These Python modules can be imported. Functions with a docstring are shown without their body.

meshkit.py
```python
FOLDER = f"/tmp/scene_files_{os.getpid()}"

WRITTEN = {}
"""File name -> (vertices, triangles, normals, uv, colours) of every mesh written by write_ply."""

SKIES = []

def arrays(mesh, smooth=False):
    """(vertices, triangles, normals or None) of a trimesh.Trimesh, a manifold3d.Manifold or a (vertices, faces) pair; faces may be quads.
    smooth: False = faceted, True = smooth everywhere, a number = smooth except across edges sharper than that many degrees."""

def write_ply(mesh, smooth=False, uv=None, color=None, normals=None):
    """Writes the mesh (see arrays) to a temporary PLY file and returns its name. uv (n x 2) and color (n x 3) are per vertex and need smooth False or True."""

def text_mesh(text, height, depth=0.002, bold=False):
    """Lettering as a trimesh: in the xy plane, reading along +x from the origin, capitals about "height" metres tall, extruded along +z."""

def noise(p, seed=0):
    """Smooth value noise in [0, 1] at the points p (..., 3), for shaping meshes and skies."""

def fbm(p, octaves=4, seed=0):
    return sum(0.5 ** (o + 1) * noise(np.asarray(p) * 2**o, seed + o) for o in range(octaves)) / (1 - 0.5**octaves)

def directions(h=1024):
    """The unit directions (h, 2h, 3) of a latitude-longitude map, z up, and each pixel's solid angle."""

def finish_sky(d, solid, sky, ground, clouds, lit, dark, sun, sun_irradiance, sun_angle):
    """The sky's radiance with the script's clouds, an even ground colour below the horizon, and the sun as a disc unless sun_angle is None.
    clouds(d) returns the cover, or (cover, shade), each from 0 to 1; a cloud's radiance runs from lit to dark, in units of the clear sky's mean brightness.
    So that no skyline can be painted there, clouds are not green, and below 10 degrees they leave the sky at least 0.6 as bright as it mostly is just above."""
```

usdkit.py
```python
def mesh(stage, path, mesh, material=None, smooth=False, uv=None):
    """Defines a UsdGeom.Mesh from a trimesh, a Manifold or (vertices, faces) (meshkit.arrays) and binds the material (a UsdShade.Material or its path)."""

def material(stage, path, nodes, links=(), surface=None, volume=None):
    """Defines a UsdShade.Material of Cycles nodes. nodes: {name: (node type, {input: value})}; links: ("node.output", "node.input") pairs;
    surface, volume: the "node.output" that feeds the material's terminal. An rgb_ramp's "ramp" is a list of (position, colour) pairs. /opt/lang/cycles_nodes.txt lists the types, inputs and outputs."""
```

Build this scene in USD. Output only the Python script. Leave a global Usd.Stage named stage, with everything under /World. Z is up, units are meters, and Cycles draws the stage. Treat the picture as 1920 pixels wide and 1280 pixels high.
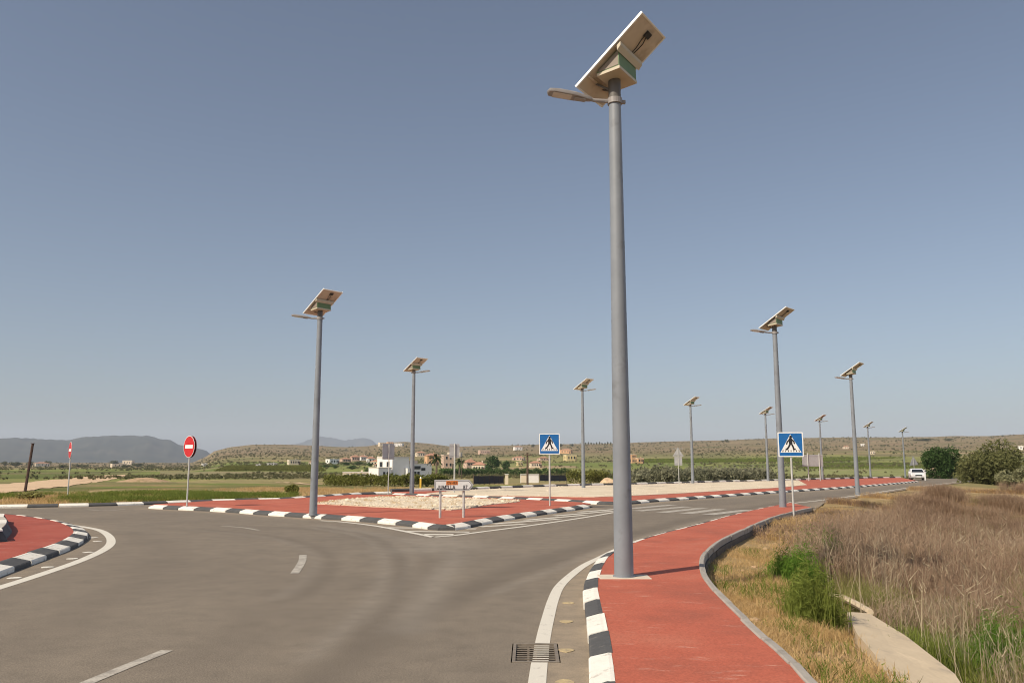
import math, random
import numpy as np
import trimesh, shapely, shapely.affinity
from shapely.geometry import Polygon, LineString, Point
from shapely.ops import unary_union
from scipy.spatial import Delaunay
import usdkit, meshkit
from pxr import Usd, UsdGeom, UsdLux, UsdShade, Gf, Sdf, Vt

stage = Usd.Stage.CreateInMemory()
UsdGeom.SetStageUpAxis(stage, 'Z'); UsdGeom.SetStageMetersPerUnit(stage, 1.0)
WORLD = UsdGeom.Xform.Define(stage, '/World')
UsdGeom.Scope.Define(stage, '/World/Looks')
rng = np.random.default_rng(7)
random.seed(7)

# ------------------------------------------------------------------ camera
F, TH, HC = 1560.0, 0.149137, 1.707          # focal length in photo pixels (1920 wide), upward pitch, eye height
cam = UsdGeom.Camera.Define(stage, '/World/camera')
cam.CreateHorizontalApertureAttr(36.0); cam.CreateVerticalApertureAttr(24.0)
cam.CreateFocalLengthAttr(36.0 * F / 1920)
cam.CreateClippingRangeAttr(Gf.Vec2f(0.05, 60000))
cam.AddTranslateOp().Set(Gf.Vec3d(0, 0, HC))
cam.AddRotateXOp().Set(90 + math.degrees(TH))
cam.CreateExposureAttr(0.36)

# ------------------------------------------------------------------ sky and sun
SUN_AZ, SUN_EL = math.radians(228.4), math.radians(43.0)
SKY_STRENGTH, SUN_I = 0.077, 1.0
sky = UsdLux.DomeLight.Define(stage, '/World/sky')
skym = usdkit.material(stage, '/World/Looks/sky', {
    's': ('sky_texture', {'sky_type': 'single_scattering', 'sun_disc': False, 'sun_elevation': SUN_EL, 'sun_rotation': SUN_AZ,
                          'altitude': 600.0, 'air_density': 1.0, 'aerosol_density': 3.0, 'ozone_density': 1.3}),
    'h': ('hsv', {'hue': 0.5, 'saturation': 0.83, 'value': 1.0, 'fac': 1.0}),
    'b': ('background_shader', {'strength': SKY_STRENGTH})}, [('s.color', 'h.color'), ('h.color', 'b.color')], surface='b.background')
UsdShade.MaterialBindingAPI.Apply(sky.GetPrim()).Bind(skym)
sky.GetPrim().SetCustomDataByKey('label', 'hazy pale blue cloudless sky over the plain')
sky.GetPrim().SetCustomDataByKey('category', 'sky'); sky.GetPrim().SetCustomDataByKey('kind', 'structure')
sun = UsdLux.DistantLight.Define(stage, '/World/sun')
sun.CreateIntensityAttr(SUN_I); sun.CreateAngleAttr(0.53); sun.CreateNormalizeAttr(True)
sun.CreateColorAttr(Gf.Vec3f(1.0, 0.885, 0.72))
SUN = np.array([math.sin(SUN_AZ) * math.cos(SUN_EL), math.cos(SUN_AZ) * math.cos(SUN_EL), math.sin(SUN_EL)])
sun.AddRotateZOp().Set(-math.degrees(SUN_AZ)); sun.AddRotateXOp().Set(-(90 - math.degrees(SUN_EL)))

# ------------------------------------------------------------------ helpers: scene tree
used = {}
def path_for(name, parent='/World'):
    k = (parent, name); n = used.get(k, 0); used[k] = n + 1
    return f'{parent}/{name}' + (f'_{n:03d}' if n else '')
def tag(p, label=None, cat=None, group=None, kind=None):
    p = p.GetPrim() if hasattr(p, 'GetPrim') else p
    for k, v in (('label', label), ('category', cat), ('group', group), ('kind', kind)):
        if v: p.SetCustomDataByKey(k, v)
    return p
def ops(x, loc, rotz=0.0, scale=(1, 1, 1)):
    x.AddTranslateOp().Set(Gf.Vec3d(*map(float, loc))); x.AddRotateZOp().Set(float(math.degrees(rotz)))
    x.AddScaleOp().Set(Gf.Vec3f(*map(float, scale)))
def thing(name, label, cat, loc=(0, 0, 0), rotz=0.0, group=None, kind=None, scale=(1, 1, 1)):
    x = UsdGeom.Xform.Define(stage, path_for(name)); ops(x, loc, rotz, scale)
    return tag(x, label, cat, group, kind)
def part(name, mesh, mat, parent=None, smooth=False, label=None, attrs=None):
    pp = '/World' if parent is None else str(parent.GetPath())
    m = usdkit.mesh(stage, path_for(name, pp), mesh, M[mat] if isinstance(mat, str) else mat, smooth=smooth)
    if label: m.GetPrim().SetCustomDataByKey('label', label)
    if attrs:
        for k, v in attrs.items():
            pv = UsdGeom.PrimvarsAPI(m).CreatePrimvar(k, Sdf.ValueTypeNames.Color3fArray, 'vertex')
            pv.Set(Vt.Vec3fArray.FromNumpy(np.asarray(v, np.float32)))
    return m.GetPrim()
def dup(root, loc, rotz=0.0, scale=(1, 1, 1), label=None, group=None):
    was = root.GetCustomData(); base = root.GetName().rstrip('0123456789').rstrip('_')
    x = UsdGeom.Xform.Define(stage, path_for(base)); ops(x, loc, rotz, scale)
    tag(x, label or was.get('label'), was.get('category'), group or was.get('group'), was.get('kind'))
    x.GetPrim().GetReferences().AddInternalReference(root.GetPath()); x.GetPrim().SetInstanceable(True)
    return x.GetPrim()
def instancer(name, protos, pts, rots, scales, idx, label, cat, kind='stuff'):
    """protos: list of (name, mesh, material)"""
    pi = UsdGeom.PointInstancer.Define(stage, path_for(name)); base = str(pi.GetPath())
    rel = pi.CreatePrototypesRel()
    for n, me, mat in protos:
        m = usdkit.mesh(stage, path_for(n, base), me, M[mat], smooth=False); rel.AddTarget(m.GetPath())
    n = len(pts)
    pi.CreatePositionsAttr(Vt.Vec3fArray.FromNumpy(np.asarray(pts, np.float32)))
    pi.CreateProtoIndicesAttr(Vt.IntArray.FromNumpy(np.asarray(idx, np.int32)))
    sc = np.asarray(scales, np.float32)
    if sc.ndim == 1: sc = np.repeat(sc[:, None], 3, 1)
    pi.CreateScalesAttr(Vt.Vec3fArray.FromNumpy(sc))
    r = np.asarray(rots, float)
    pi.CreateOrientationsAttr(Vt.QuathArray([Gf.Quath(float(math.cos(a / 2)), 0, 0, float(math.sin(a / 2))) for a in r]))
    return tag(pi, label, cat, None, kind)

# ------------------------------------------------------------------ helpers: geometry
def G(px, py, z=0.0):
    """the ground point at height z that stands at this place of the photograph"""
    u, v = (px - 960) / F, (640 - py) / F
    d = np.array([u, math.cos(TH) - v * math.sin(TH), math.sin(TH) + v * math.cos(TH)])
    return d[:2] * ((z - HC) / d[2])
def GP(L, z=0.0): return np.array([G(a, b, z) for a, b in L])
def ray(px, py):
    u, v = (px - 960) / F, (640 - py) / F
    d = np.array([u, math.cos(TH) - v * math.sin(TH), math.sin(TH) + v * math.cos(TH)])
    return d / np.hypot(d[0], d[1])
def spline(P, step=0.35):
    P = np.asarray(P, float)
    Q = np.vstack([2 * P[0] - P[1], P, 2 * P[-1] - P[-2]]); out = []
    for i in range(1, len(Q) - 2):
        n = max(1, int(np.linalg.norm(Q[i + 1] - Q[i]) / step)); t = np.arange(n)[:, None] / n
        # centripetal-ish Catmull-Rom with clamped tangents
        d = np.linalg.norm(Q[i + 1] - Q[i])
        def tang(a, b, c):
            v = (c - a); l = np.linalg.norm(v); return v / (l + 1e-9) * d
        m0, m1 = tang(Q[i - 1], Q[i], Q[i + 1]), tang(Q[i], Q[i + 1], Q[i + 2])
        out.append((2 * t**3 - 3 * t**2 + 1) * Q[i] + (t**3 - 2 * t**2 + t) * m0 + (-2 * t**3 + 3 * t**2) * Q[i + 1] + (t**3 - t**2) * m1)
    out.append(P[-1:]); return np.vstack(out)
def resample(P, step):
    P = np.asarray(P, float); s = np.r_[0, np.cumsum(np.linalg.norm(np.diff(P, axis=0), axis=1))]
    n = max(2, int(round(s[-1] / step)) + 1); t = np.linspace(0, s[-1], n)
    return np.stack([np.interp(t, s, P[:, k]) for k in range(P.shape[1])], 1)
def normals2(P):
    t = np.gradient(P, axis=0); t /= np.linalg.norm(t, axis=1, keepdims=True) + 1e-12
    return np.stack([-t[:, 1], t[:, 0]], 1)          # to the left of the line
def offset(P, d): return P + normals2(P) * d
def box(size, c=(0, 0, 0), R=None):
    m = trimesh.creation.box(size)
    if R is not None:
        T = np.eye(4); T[:3, :3] = R; m.apply_transform(T)
    m.apply_translation(c); return m
def rbox(size, r, c=(0, 0, 0), R=None):
    """box with bevelled edges"""
    import manifold3d as m3
    s = np.array(size) / 2 - r
    pts = [(sx * s[0] + a * r * 0.99, sy * s[1] + b * r * 0.99, sz * s[2] + k * r * 0.99) for sx in (-1, 1) for sy in (-1, 1) for sz in (-1, 1)
           for a, b, k in ((sx, 0, 0), (0, sy, 0), (0, 0, sz), (sx * .58, sy * .58, sz * .58))]
    m = trimesh.convex.convex_hull(np.array(pts))
    if R is not None:
        T = np.eye(4); T[:3, :3] = R; m.apply_transform(T)
    m.apply_translation(c); return m
def tube(P, r, n=10, cap=True):
    P = np.asarray(P, float); r = np.broadcast_to(r, (len(P),)).astype(float)
    t = np.gradient(P, axis=0); t /= np.linalg.norm(t, axis=1, keepdims=True) + 1e-12
    a = np.cross(t, np.where(np.abs(t[:, 2:]) < .9, [0, 0, 1.], [1., 0, 0])); a /= np.linalg.norm(a, axis=1, keepdims=True) + 1e-12
    b = np.cross(t, a); ang = np.arange(n) * 2 * np.pi / n
    v = P[:, None] + r[:, None, None] * (np.cos(ang)[None, :, None] * a[:, None] + np.sin(ang)[None, :, None] * b[:, None])
    i, j = np.meshgrid(np.arange(len(P) - 1), np.arange(n), indexing='ij')
    q = np.stack([i * n + j, (i + 1) * n + j, (i + 1) * n + (j + 1) % n, i * n + (j + 1) % n], -1).reshape(-1, 4)
    f = np.vstack([q[:, [0, 2, 1]], q[:, [0, 3, 2]]]); v = v.reshape(-1, 3)
    if cap:
        k = len(v); v = np.vstack([v, P[:1], P[-1:]]); e = (len(P) - 1) * n
        f = np.vstack([f, [[k, (x + 1) % n, x] for x in range(n)], [[k + 1, e + x, e + (x + 1) % n] for x in range(n)]])
    m = trimesh.Trimesh(v, f, process=False); 
    if m.volume < 0: m.invert()
    return m
def cat(ms): return trimesh.util.concatenate(ms)
def xform(m, R=None, t=(0, 0, 0)):
    m = m.copy(); T = np.eye(4)
    if R is not None: T[:3, :3] = R
    T[:3, 3] = t; m.apply_transform(T); return m
def Rz(a): c, s = math.cos(a), math.sin(a); return np.array([[c, -s, 0], [s, c, 0], [0, 0, 1.]])
def Rx(a): c, s = math.cos(a), math.sin(a); return np.array([[1., 0, 0], [0, c, -s], [0, s, c]])
def Ry(a): c, s = math.cos(a), math.sin(a); return np.array([[c, 0, s], [0, 1., 0], [-s, 0, c]])
def extrude(poly, h, z=0.0):
    ms = []
    for g in getattr(poly, 'geoms', [poly]):
        if g.area > 1e-6:
            m = trimesh.creation.extrude_polygon(g, h, engine='earcut'); m.apply_translation((0, 0, z)); ms.append(m)
    return cat(ms)
def sheet(poly, z, step, zf=None):
    """triangulated sheet over a polygon with inner points"""
    b = poly.segmentize(step); P = []
    rings = [r for g in getattr(b, 'geoms', [b]) for r in [g.exterior, *g.interiors]]
    for r in rings: P.append(np.array(r.coords)[:-1, :2])
    x0, y0, x1, y1 = poly.bounds
    gx, gy = np.meshgrid(np.arange(x0, x1, step), np.arange(y0, y1, step)); gx = gx + (np.arange(gx.shape[0]) % 2)[:, None] * step / 2
    q = np.stack([gx.ravel(), gy.ravel()], 1)
    inn = poly.buffer(-step * .45)
    q = q[shapely.contains_xy(inn, q[:, 0], q[:, 1])]; P = np.vstack(P + [q])
    P = np.unique(np.round(P, 4), axis=0)
    tri = Delaunay(P).simplices; c = P[tri].mean(1)
    tri = tri[shapely.contains_xy(poly, c[:, 0], c[:, 1])]
    a = P[tri]; cr = (a[:, 1, 0] - a[:, 0, 0]) * (a[:, 2, 1] - a[:, 0, 1]) - (a[:, 1, 1] - a[:, 0, 1]) * (a[:, 2, 0] - a[:, 0, 0])
    tri = np.where((cr < 0)[:, None], tri[:, ::-1], tri)
    zz = np.full(len(P), z) if zf is None else zf(P[:, 0], P[:, 1])
    return trimesh.Trimesh(np.c_[P, zz], tri, process=False)
def ribbon(P, w, z=0.004, h=0.0):
    P = np.asarray(P, float); N = normals2(P); w = np.broadcast_to(w, (len(P),))[:, None]
    a, b = P + N * w / 2, P - N * w / 2; n = len(P)
    v = np.vstack([np.c_[a, np.full(n, z)], np.c_[b, np.full(n, z)]])
    f = [t for i in range(n - 1) for t in ((i, n + i, n + i + 1), (i, n + i + 1, i + 1))]
    return trimesh.Trimesh(v, f, process=False)

# ------------------------------------------------------------------ materials
M = {}
def mat(name, nodes, links, surface='p.BSDF', volume=None):
    M[name] = usdkit.material(stage, '/World/Looks/' + name, nodes, links, surface=surface, volume=volume); return M[name]
def simple(name, c, rough=.6, var=.12, scale=8.0, metal=0.0, bump=0.0, spec=.4, spots=None):
    """a colour with soft mottling in world space; spots: (colour, scale, threshold)"""
    c = np.array(c)
    nd = {'g': ('geometry', {}), 'n': ('noise_texture', {'scale': scale, 'detail': 5.0, 'roughness': .6}),
          'r': ('rgb_ramp', {'ramp': [(.3, c * (1 - var)), (.7, np.minimum(c * (1 + var), .95))]}),
          'p': ('principled_bsdf', {'roughness': rough, 'metallic': metal, 'specular_ior_level': spec})}
    ln = [('g.position', 'n.vector'), ('n.fac', 'r.fac')]
    last = 'r.color'
    if spots:
        nd['n2'] = ('noise_texture', {'scale': spots[1], 'detail': 4.0, 'roughness': .65})
        nd['mr'] = ('map_range', {'from_min': spots[2], 'from_max': spots[2] + .12, 'to_min': 0.0, 'to_max': 1.0, 'clamp': True})
        nd['mx'] = ('mix_color', {'b': spots[0]})
        ln += [('g.position', 'n2.vector'), ('n2.fac', 'mr.value'), ('mr.result', 'mx.fac'), (last, 'mx.a')]; last = 'mx.result'
    ln.append((last, 'p.base_color'))
    if bump:
        nd['nb'] = ('noise_texture', {'scale': scale * 6, 'detail': 4.0}); nd['bp'] = ('bump', {'strength': bump, 'distance': .02})
        ln += [('g.position', 'nb.vector'), ('nb.fac', 'bp.height'), ('bp.normal', 'p.normal')]
    return mat(name, nd, ln)
simple('galvanised', (.36, .38, .41), .45, .08, 3.0, .35, spec=.5)
simple('pole_paint', (.205, .222, .245), .5, .10, 2.0, .0, spec=.45, spots=((.15, .155, .165), 1.7, .58))
simple('sign_pole', (.50, .50, .47), .5, .1, 6.0, .2)
simple('panel_back', (.53, .45, .35), .6, .08, 5.0, spots=((.40, .33, .25), 2.2, .55))
simple('panel_frame', (.78, .78, .76), .35, .04, 4.0, .3)
simple('panel_cells', (.015, .02, .045), .12, .2, 12.0, spec=.6)
simple('box_cream', (.50, .44, .33), .55, .05, 4.0)
simple('box_side_shaded', (.24, .20, .16), .6, .1, 4.0)  # brown of the box side, darkened to put the panel shade into the colour
simple('box_green', (.13, .20, .09), .5, .1, 4.0)
simple('cable', (.03, .028, .026), .6, .1)
simple('lamp_grey', (.27, .25, .24), .45, .1, 8.0)
simple('lamp_lens', (.55, .52, .47), .2, .05, 12.0)
simple('bracket_dark', (.12, .11, .10), .5, .1)
simple('sign_blue', (.014, .12, .35), .35, .08, 8.0)
simple('sign_white', (.74, .74, .72), .35, .05, 8.0)
simple('sign_black', (.02, .02, .022), .45, .1)
simple('sign_red', (.50, .018, .022), .4, .1, 6.0)
simple('sign_orange', (.62, .20, .05), .4, .08)
simple('sign_back', (.40, .40, .40), .5, .08, 5.0, .2)
simple('red_dark', (.12, .012, .014), .5, .1)
simple('rust_post', (.075, .045, .035), .8, .25, 5.0)
simple('timber_post', (.10, .07, .05), .85, .25, 7.0)
simple('kerb_white', (.74, .71, .64), .7, .06, 5.0, bump=.25, spots=((.40, .36, .31), 5.5, .575))
simple('kerb_dark', (.078, .077, .076), .75, .15, 4.0, bump=.3, spots=((.17, .155, .135), 4.5, .60))
simple('kerb_stone', (.50, .46, .40), .8, .10, 4.0, bump=.3, spots=((.30, .27, .23), 2.5, .58))
simple('edging_stone', (.33, .30, .265), .85, .12, 4.0, bump=.4, spots=((.22, .20, .175), 2.0, .58))
simple('edging_dark_shaded', (.10, .088, .075), .9, .25, 3.0, bump=.6, spots=((.18, .15, .12), 2.5, .6))  # dark wall colour, with the shade of the outer face put into it
simple('concrete', (.54, .44, .31), .85, .08, 3.0, bump=.35, spots=((.37, .31, .235), 1.1, .55))
simple('footing', (.58, .50, .40), .85, .1, 6.0, bump=.3)
simple('iron', (.24, .20, .155), .6, .25, 14.0, .3)
simple('pit_dark', (.012, .010, .008), .9, .2)
simple('stud_pale', (.46, .36, .20), .8, .2, 20.0, spots=((.30, .24, .16), 16.0, .50))
simple('stud_white', (.66, .63, .56), .8, .15, 20.0, spots=((.36, .32, .27), 16.0, .58))
simple('wall_white', (.74, .71, .66), .8, .04, 1.0)
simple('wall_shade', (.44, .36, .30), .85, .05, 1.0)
simple('wall_cream', (.66, .56, .42), .8, .05, 1.0)
simple('wall_pink', (.56, .40, .31), .8, .06, 1.0)
simple('wall_orange', (.60, .36, .20), .8, .06, 1.0)
simple('wall_yellow', (.62, .50, .26), .8, .06, 1.0)
simple('roof_tile', (.40, .21, .14), .8, .15, 1.5)
simple('roof_flat', (.60, .55, .48), .8, .05, 1.0)
simple('window_dark', (.025, .028, .032), .15, .1)
simple('fence_dark', (.035, .03, .032), .85, .2, 3.0)
simple('car_white', (.72, .72, .72), .25, .02, 2.0, spec=.6)
simple('car_glass', (.02, .024, .03), .06, .1, spec=.8)
simple('tyre', (.02, .02, .02), .8, .1)
simple('chrome', (.5, .5, .5), .2, .05, 4.0, .9)
simple('headlamp', (.6, .6, .62), .1, .05, 4.0)
simple('bark', (.13, .10, .075), .9, .3, 6.0, bump=.5)
simple('rock', (.50, .42, .32), .9, .18, 5.0, bump=.5)
simple('yellow_post', (.65, .42, .06), .5, .1)

def foliage(name, cols, rough=.7, trans=.35, noise_scale=.6):
    """cols: ramp picked per instance and by noise in space"""
    mat(name, {'g': ('geometry', {}), 'o': ('object_info', {}), 'n': ('noise_texture', {'scale': noise_scale, 'detail': 3.0}),
               'ad': ('math', {'math_type': 'multiply_add', 'value2': .45, 'value3': 0.0}),
               'ai': ('math', {'math_type': 'multiply_add', 'value2': .3}), 'as': ('math', {'math_type': 'multiply_add', 'value2': .55}),
               'r': ('rgb_ramp', {'ramp': [(i / (len(cols) - 1), c) for i, c in enumerate(cols)]}),
               'd': ('principled_bsdf', {'roughness': rough, 'specular_ior_level': .2}), 't': ('translucent_bsdf', {}), 'm': ('mix_closure', {'fac': trans})},
        [('g.position', 'n.vector'), ('o.random', 'ai.value1'), ('g.random_per_island', 'ad.value1'), ('ad.value', 'ai.value3'), ('n.fac', 'as.value1'),
         ('ai.value', 'as.value3'), ('as.value', 'r.fac'),
         ('r.color', 'd.base_color'), ('r.color', 't.color'), ('d.BSDF', 'm.closure1'), ('t.BSDF', 'm.closure2')], surface='m.closure')
foliage('dry_stems', [(0.163, 0.103, 0.071), (0.299, 0.199, 0.134), (0.386, 0.276, 0.185), (0.462, 0.372, 0.27), (0.573, 0.496, 0.355)], noise_scale=.22)
foliage('straw', [(0.381, 0.239, 0.099), (0.52, 0.357, 0.156), (0.648, 0.464, 0.255), (0.464, 0.357, 0.141)], noise_scale=.8)
foliage('pale_stems', [(.42, .34, .22), (.52, .43, .29), (.60, .50, .34)], noise_scale=.6)
foliage('green_stems', [(0.142, 0.162, 0.041), (0.227, 0.23, 0.068), (0.34, 0.297, 0.121), (0.439, 0.351, 0.176)], noise_scale=.5)
foliage('bush_green', [(0.062, 0.14, 0.017), (0.123, 0.224, 0.028), (0.201, 0.308, 0.049), (0.262, 0.336, 0.084)], noise_scale=1.2)
foliage('weed_green', [(0.087, 0.131, 0.022), (0.16, 0.203, 0.036), (0.246, 0.275, 0.058), (0.362, 0.334, 0.116)], noise_scale=.3)
foliage('tree_green', [(0.022, 0.051, 0.014), (0.056, 0.102, 0.027), (0.103, 0.162, 0.048), (0.15, 0.204, 0.068)], noise_scale=.5)
foliage('tree_olive', [(0.041, 0.051, 0.019), (0.094, 0.102, 0.037), (0.159, 0.162, 0.06), (0.224, 0.204, 0.093)], noise_scale=.5)
foliage('shrub_olive', [(0.102, 0.111, 0.051), (0.187, 0.196, 0.102), (0.289, 0.281, 0.153), (0.391, 0.357, 0.221)], noise_scale=.25)
foliage('shrub_grey', [(.12, .125, .075), (.20, .20, .125), (.28, .27, .18), (.36, .33, .22)], noise_scale=.25)
foliage('hedge_green', [(0.079, 0.094, 0.022), (0.158, 0.166, 0.038), (0.236, 0.229, 0.056), (0.315, 0.26, 0.085)], noise_scale=.3)
foliage('scrub', [(0.069, 0.08, 0.036), (0.138, 0.14, 0.06), (0.23, 0.2, 0.1), (0.345, 0.26, 0.16)], noise_scale=.02)
foliage('palm_green', [(.03, .045, .015), (.07, .09, .03), (.14, .13, .05)], noise_scale=.5)

# asphalt: primvar "wear" r = tyre darkening, g = dust, b = pale scrub
mat('asphalt', {
    'g': ('geometry', {}), 'a': ('attribute', {'attribute': 'wear'}), 's': ('separate_color', {'color_type': 'rgb'}),
    'n1': ('noise_texture', {'scale': 60.0, 'detail': 3.0, 'roughness': .7}), 'n2': ('noise_texture', {'scale': .35, 'detail': 6.0, 'roughness': .65}),
    'n3': ('noise_texture', {'scale': 2.6, 'detail': 8.0, 'roughness': .78}),
    'v': ('voronoi_texture', {'scale': 110.0}),
    'r': ('rgb_ramp', {'ramp': [(.28, (.105, .088, .069)), (.5, (.192, .160, .124)), (.74, (.300, .252, .196))]}),
    'big': ('mix_color', {'blend_type': 'multiply', 'fac': 1.0}), 'rb': ('rgb_ramp', {'ramp': [(.3, (.86, .86, .86)), (.7, (1.08, 1.075, 1.06))]}),
    'm3': ('mix_color', {'blend_type': 'multiply', 'fac': 1.0}), 'r3': ('rgb_ramp', {'ramp': [(.28, (.80, .80, .80)), (.5, (1., 1., 1.)), (.72, (1.16, 1.16, 1.16))]}),
    'dk': ('mix_color', {'b': (.098, .080, .062)}), 'wn': ('math', {'math_type': 'multiply'}), 'wr': ('map_range', {'from_min': .25, 'from_max': .65, 'to_min': .5, 'to_max': 1.0, 'clamp': True}),
    'du': ('mix_color', {'b': (.34, .27, .19)}), 'dn': ('math', {'math_type': 'multiply'}), 'dr': ('map_range', {'from_min': .3, 'from_max': .7, 'to_min': .25, 'to_max': 1.0, 'clamp': True}),
    'pl': ('mix_color', {'b': (.32, .29, .25)}), 'pn': ('math', {'math_type': 'multiply'}),
    'bp': ('bump', {'strength': .35, 'distance': .006}),
    'p': ('principled_bsdf', {'roughness': .82, 'specular_ior_level': .3})},
    [('g.position', 'n1.vector'), ('g.position', 'n2.vector'), ('g.position', 'n3.vector'), ('g.position', 'v.vector'), ('a.color', 's.color'), ('n1.fac', 'r.fac'),
     ('n2.fac', 'rb.fac'), ('r.color', 'big.a'), ('rb.color', 'big.b'), ('n3.fac', 'r3.fac'), ('big.result', 'm3.a'), ('r3.color', 'm3.b'),
     ('n3.fac', 'wr.value'), ('s.r', 'wn.value1'), ('wr.result', 'wn.value2'), ('wn.value', 'dk.fac'), ('m3.result', 'dk.a'),
     ('n3.fac', 'dr.value'), ('s.g', 'dn.value1'), ('dr.result', 'dn.value2'), ('dn.value', 'du.fac'), ('dk.result', 'du.a'),
     ('s.b', 'pn.value1'), ('wr.result', 'pn.value2'), ('pn.value', 'pl.fac'), ('du.result', 'pl.a'),
     ('pl.result', 'p.base_color'), ('v.distance', 'bp.height'), ('bp.normal', 'p.normal')])
def red_paving(name, base):
    base = np.array(base)
    mat(name, {'g': ('geometry', {}), 'n1': ('noise_texture', {'scale': 45.0, 'detail': 3.0, 'roughness': .7}), 'n2': ('noise_texture', {'scale': .7, 'detail': 6.0, 'roughness': .65}),
        'mp': ('mapping', {'mapping_type': 'point', 'scale': (1.2, 5.0, 1.0)}), 'n3': ('noise_texture', {'scale': 1.3, 'detail': 7.0, 'roughness': .75}),
        'r': ('rgb_ramp', {'ramp': [(.28, base * .74), (.5, base), (.74, base * 1.24)]}),
        'm': ('mix_color', {'blend_type': 'multiply', 'fac': 1.0}), 'r2': ('rgb_ramp', {'ramp': [(.3, (.76, .86, .90)), (.5, (1., 1., 1.)), (.72, (1.08, 1.36, 1.42))]}),
        'sc': ('map_range', {'from_min': .595, 'from_max': .68, 'to_min': 0.0, 'to_max': .55, 'clamp': True}), 'sm': ('mix_color', {'b': (.62, .40, .31)}),
        'bp': ('bump', {'strength': .25, 'distance': .006}), 'p': ('principled_bsdf', {'roughness': .8, 'specular_ior_level': .25})},
        [('g.position', 'n1.vector'), ('g.position', 'n2.vector'), ('g.position', 'mp.vector'), ('mp.vector', 'n3.vector'), ('n1.fac', 'r.fac'), ('n2.fac', 'r2.fac'), ('r.color', 'm.a'), ('r2.color', 'm.b'),
         ('n3.fac', 'sc.value'), ('sc.result', 'sm.fac'), ('m.result', 'sm.a'), ('sm.result', 'p.base_color'), ('n1.fac', 'bp.height'), ('bp.normal', 'p.normal')])
red_paving('red_paving', (.415, .110, .066))
red_paving('red_apron', (.33, .075, .050))
def paint(name, c, wear):
    mat(name, {'g': ('geometry', {}), 'n': ('noise_texture', {'scale': 5.0, 'detail': 6.0, 'roughness': .75}), 'n2': ('noise_texture', {'scale': 45.0, 'detail': 3.0, 'roughness': .7}),
        'ad': ('math', {'math_type': 'multiply_add', 'value2': .35}),
        'mr': ('map_range', {'from_min': wear, 'from_max': wear + .15, 'to_min': 0.0, 'to_max': .8, 'clamp': True}),
        'mx': ('mix_color', {'a': c, 'b': (.24, .215, .185)}), 'p': ('principled_bsdf', {'roughness': .7, 'specular_ior_level': .3})},
        [('g.position', 'n.vector'), ('g.position', 'n2.vector'), ('n2.fac', 'ad.value1'), ('n.fac', 'ad.value3'), ('ad.value', 'mr.value'), ('mr.result', 'mx.fac'), ('mx.result', 'p.base_color')])
paint('road_paint', (.62, .585, .51), .75)
paint('road_paint_worn', (.46, .425, .365), .60)
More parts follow.
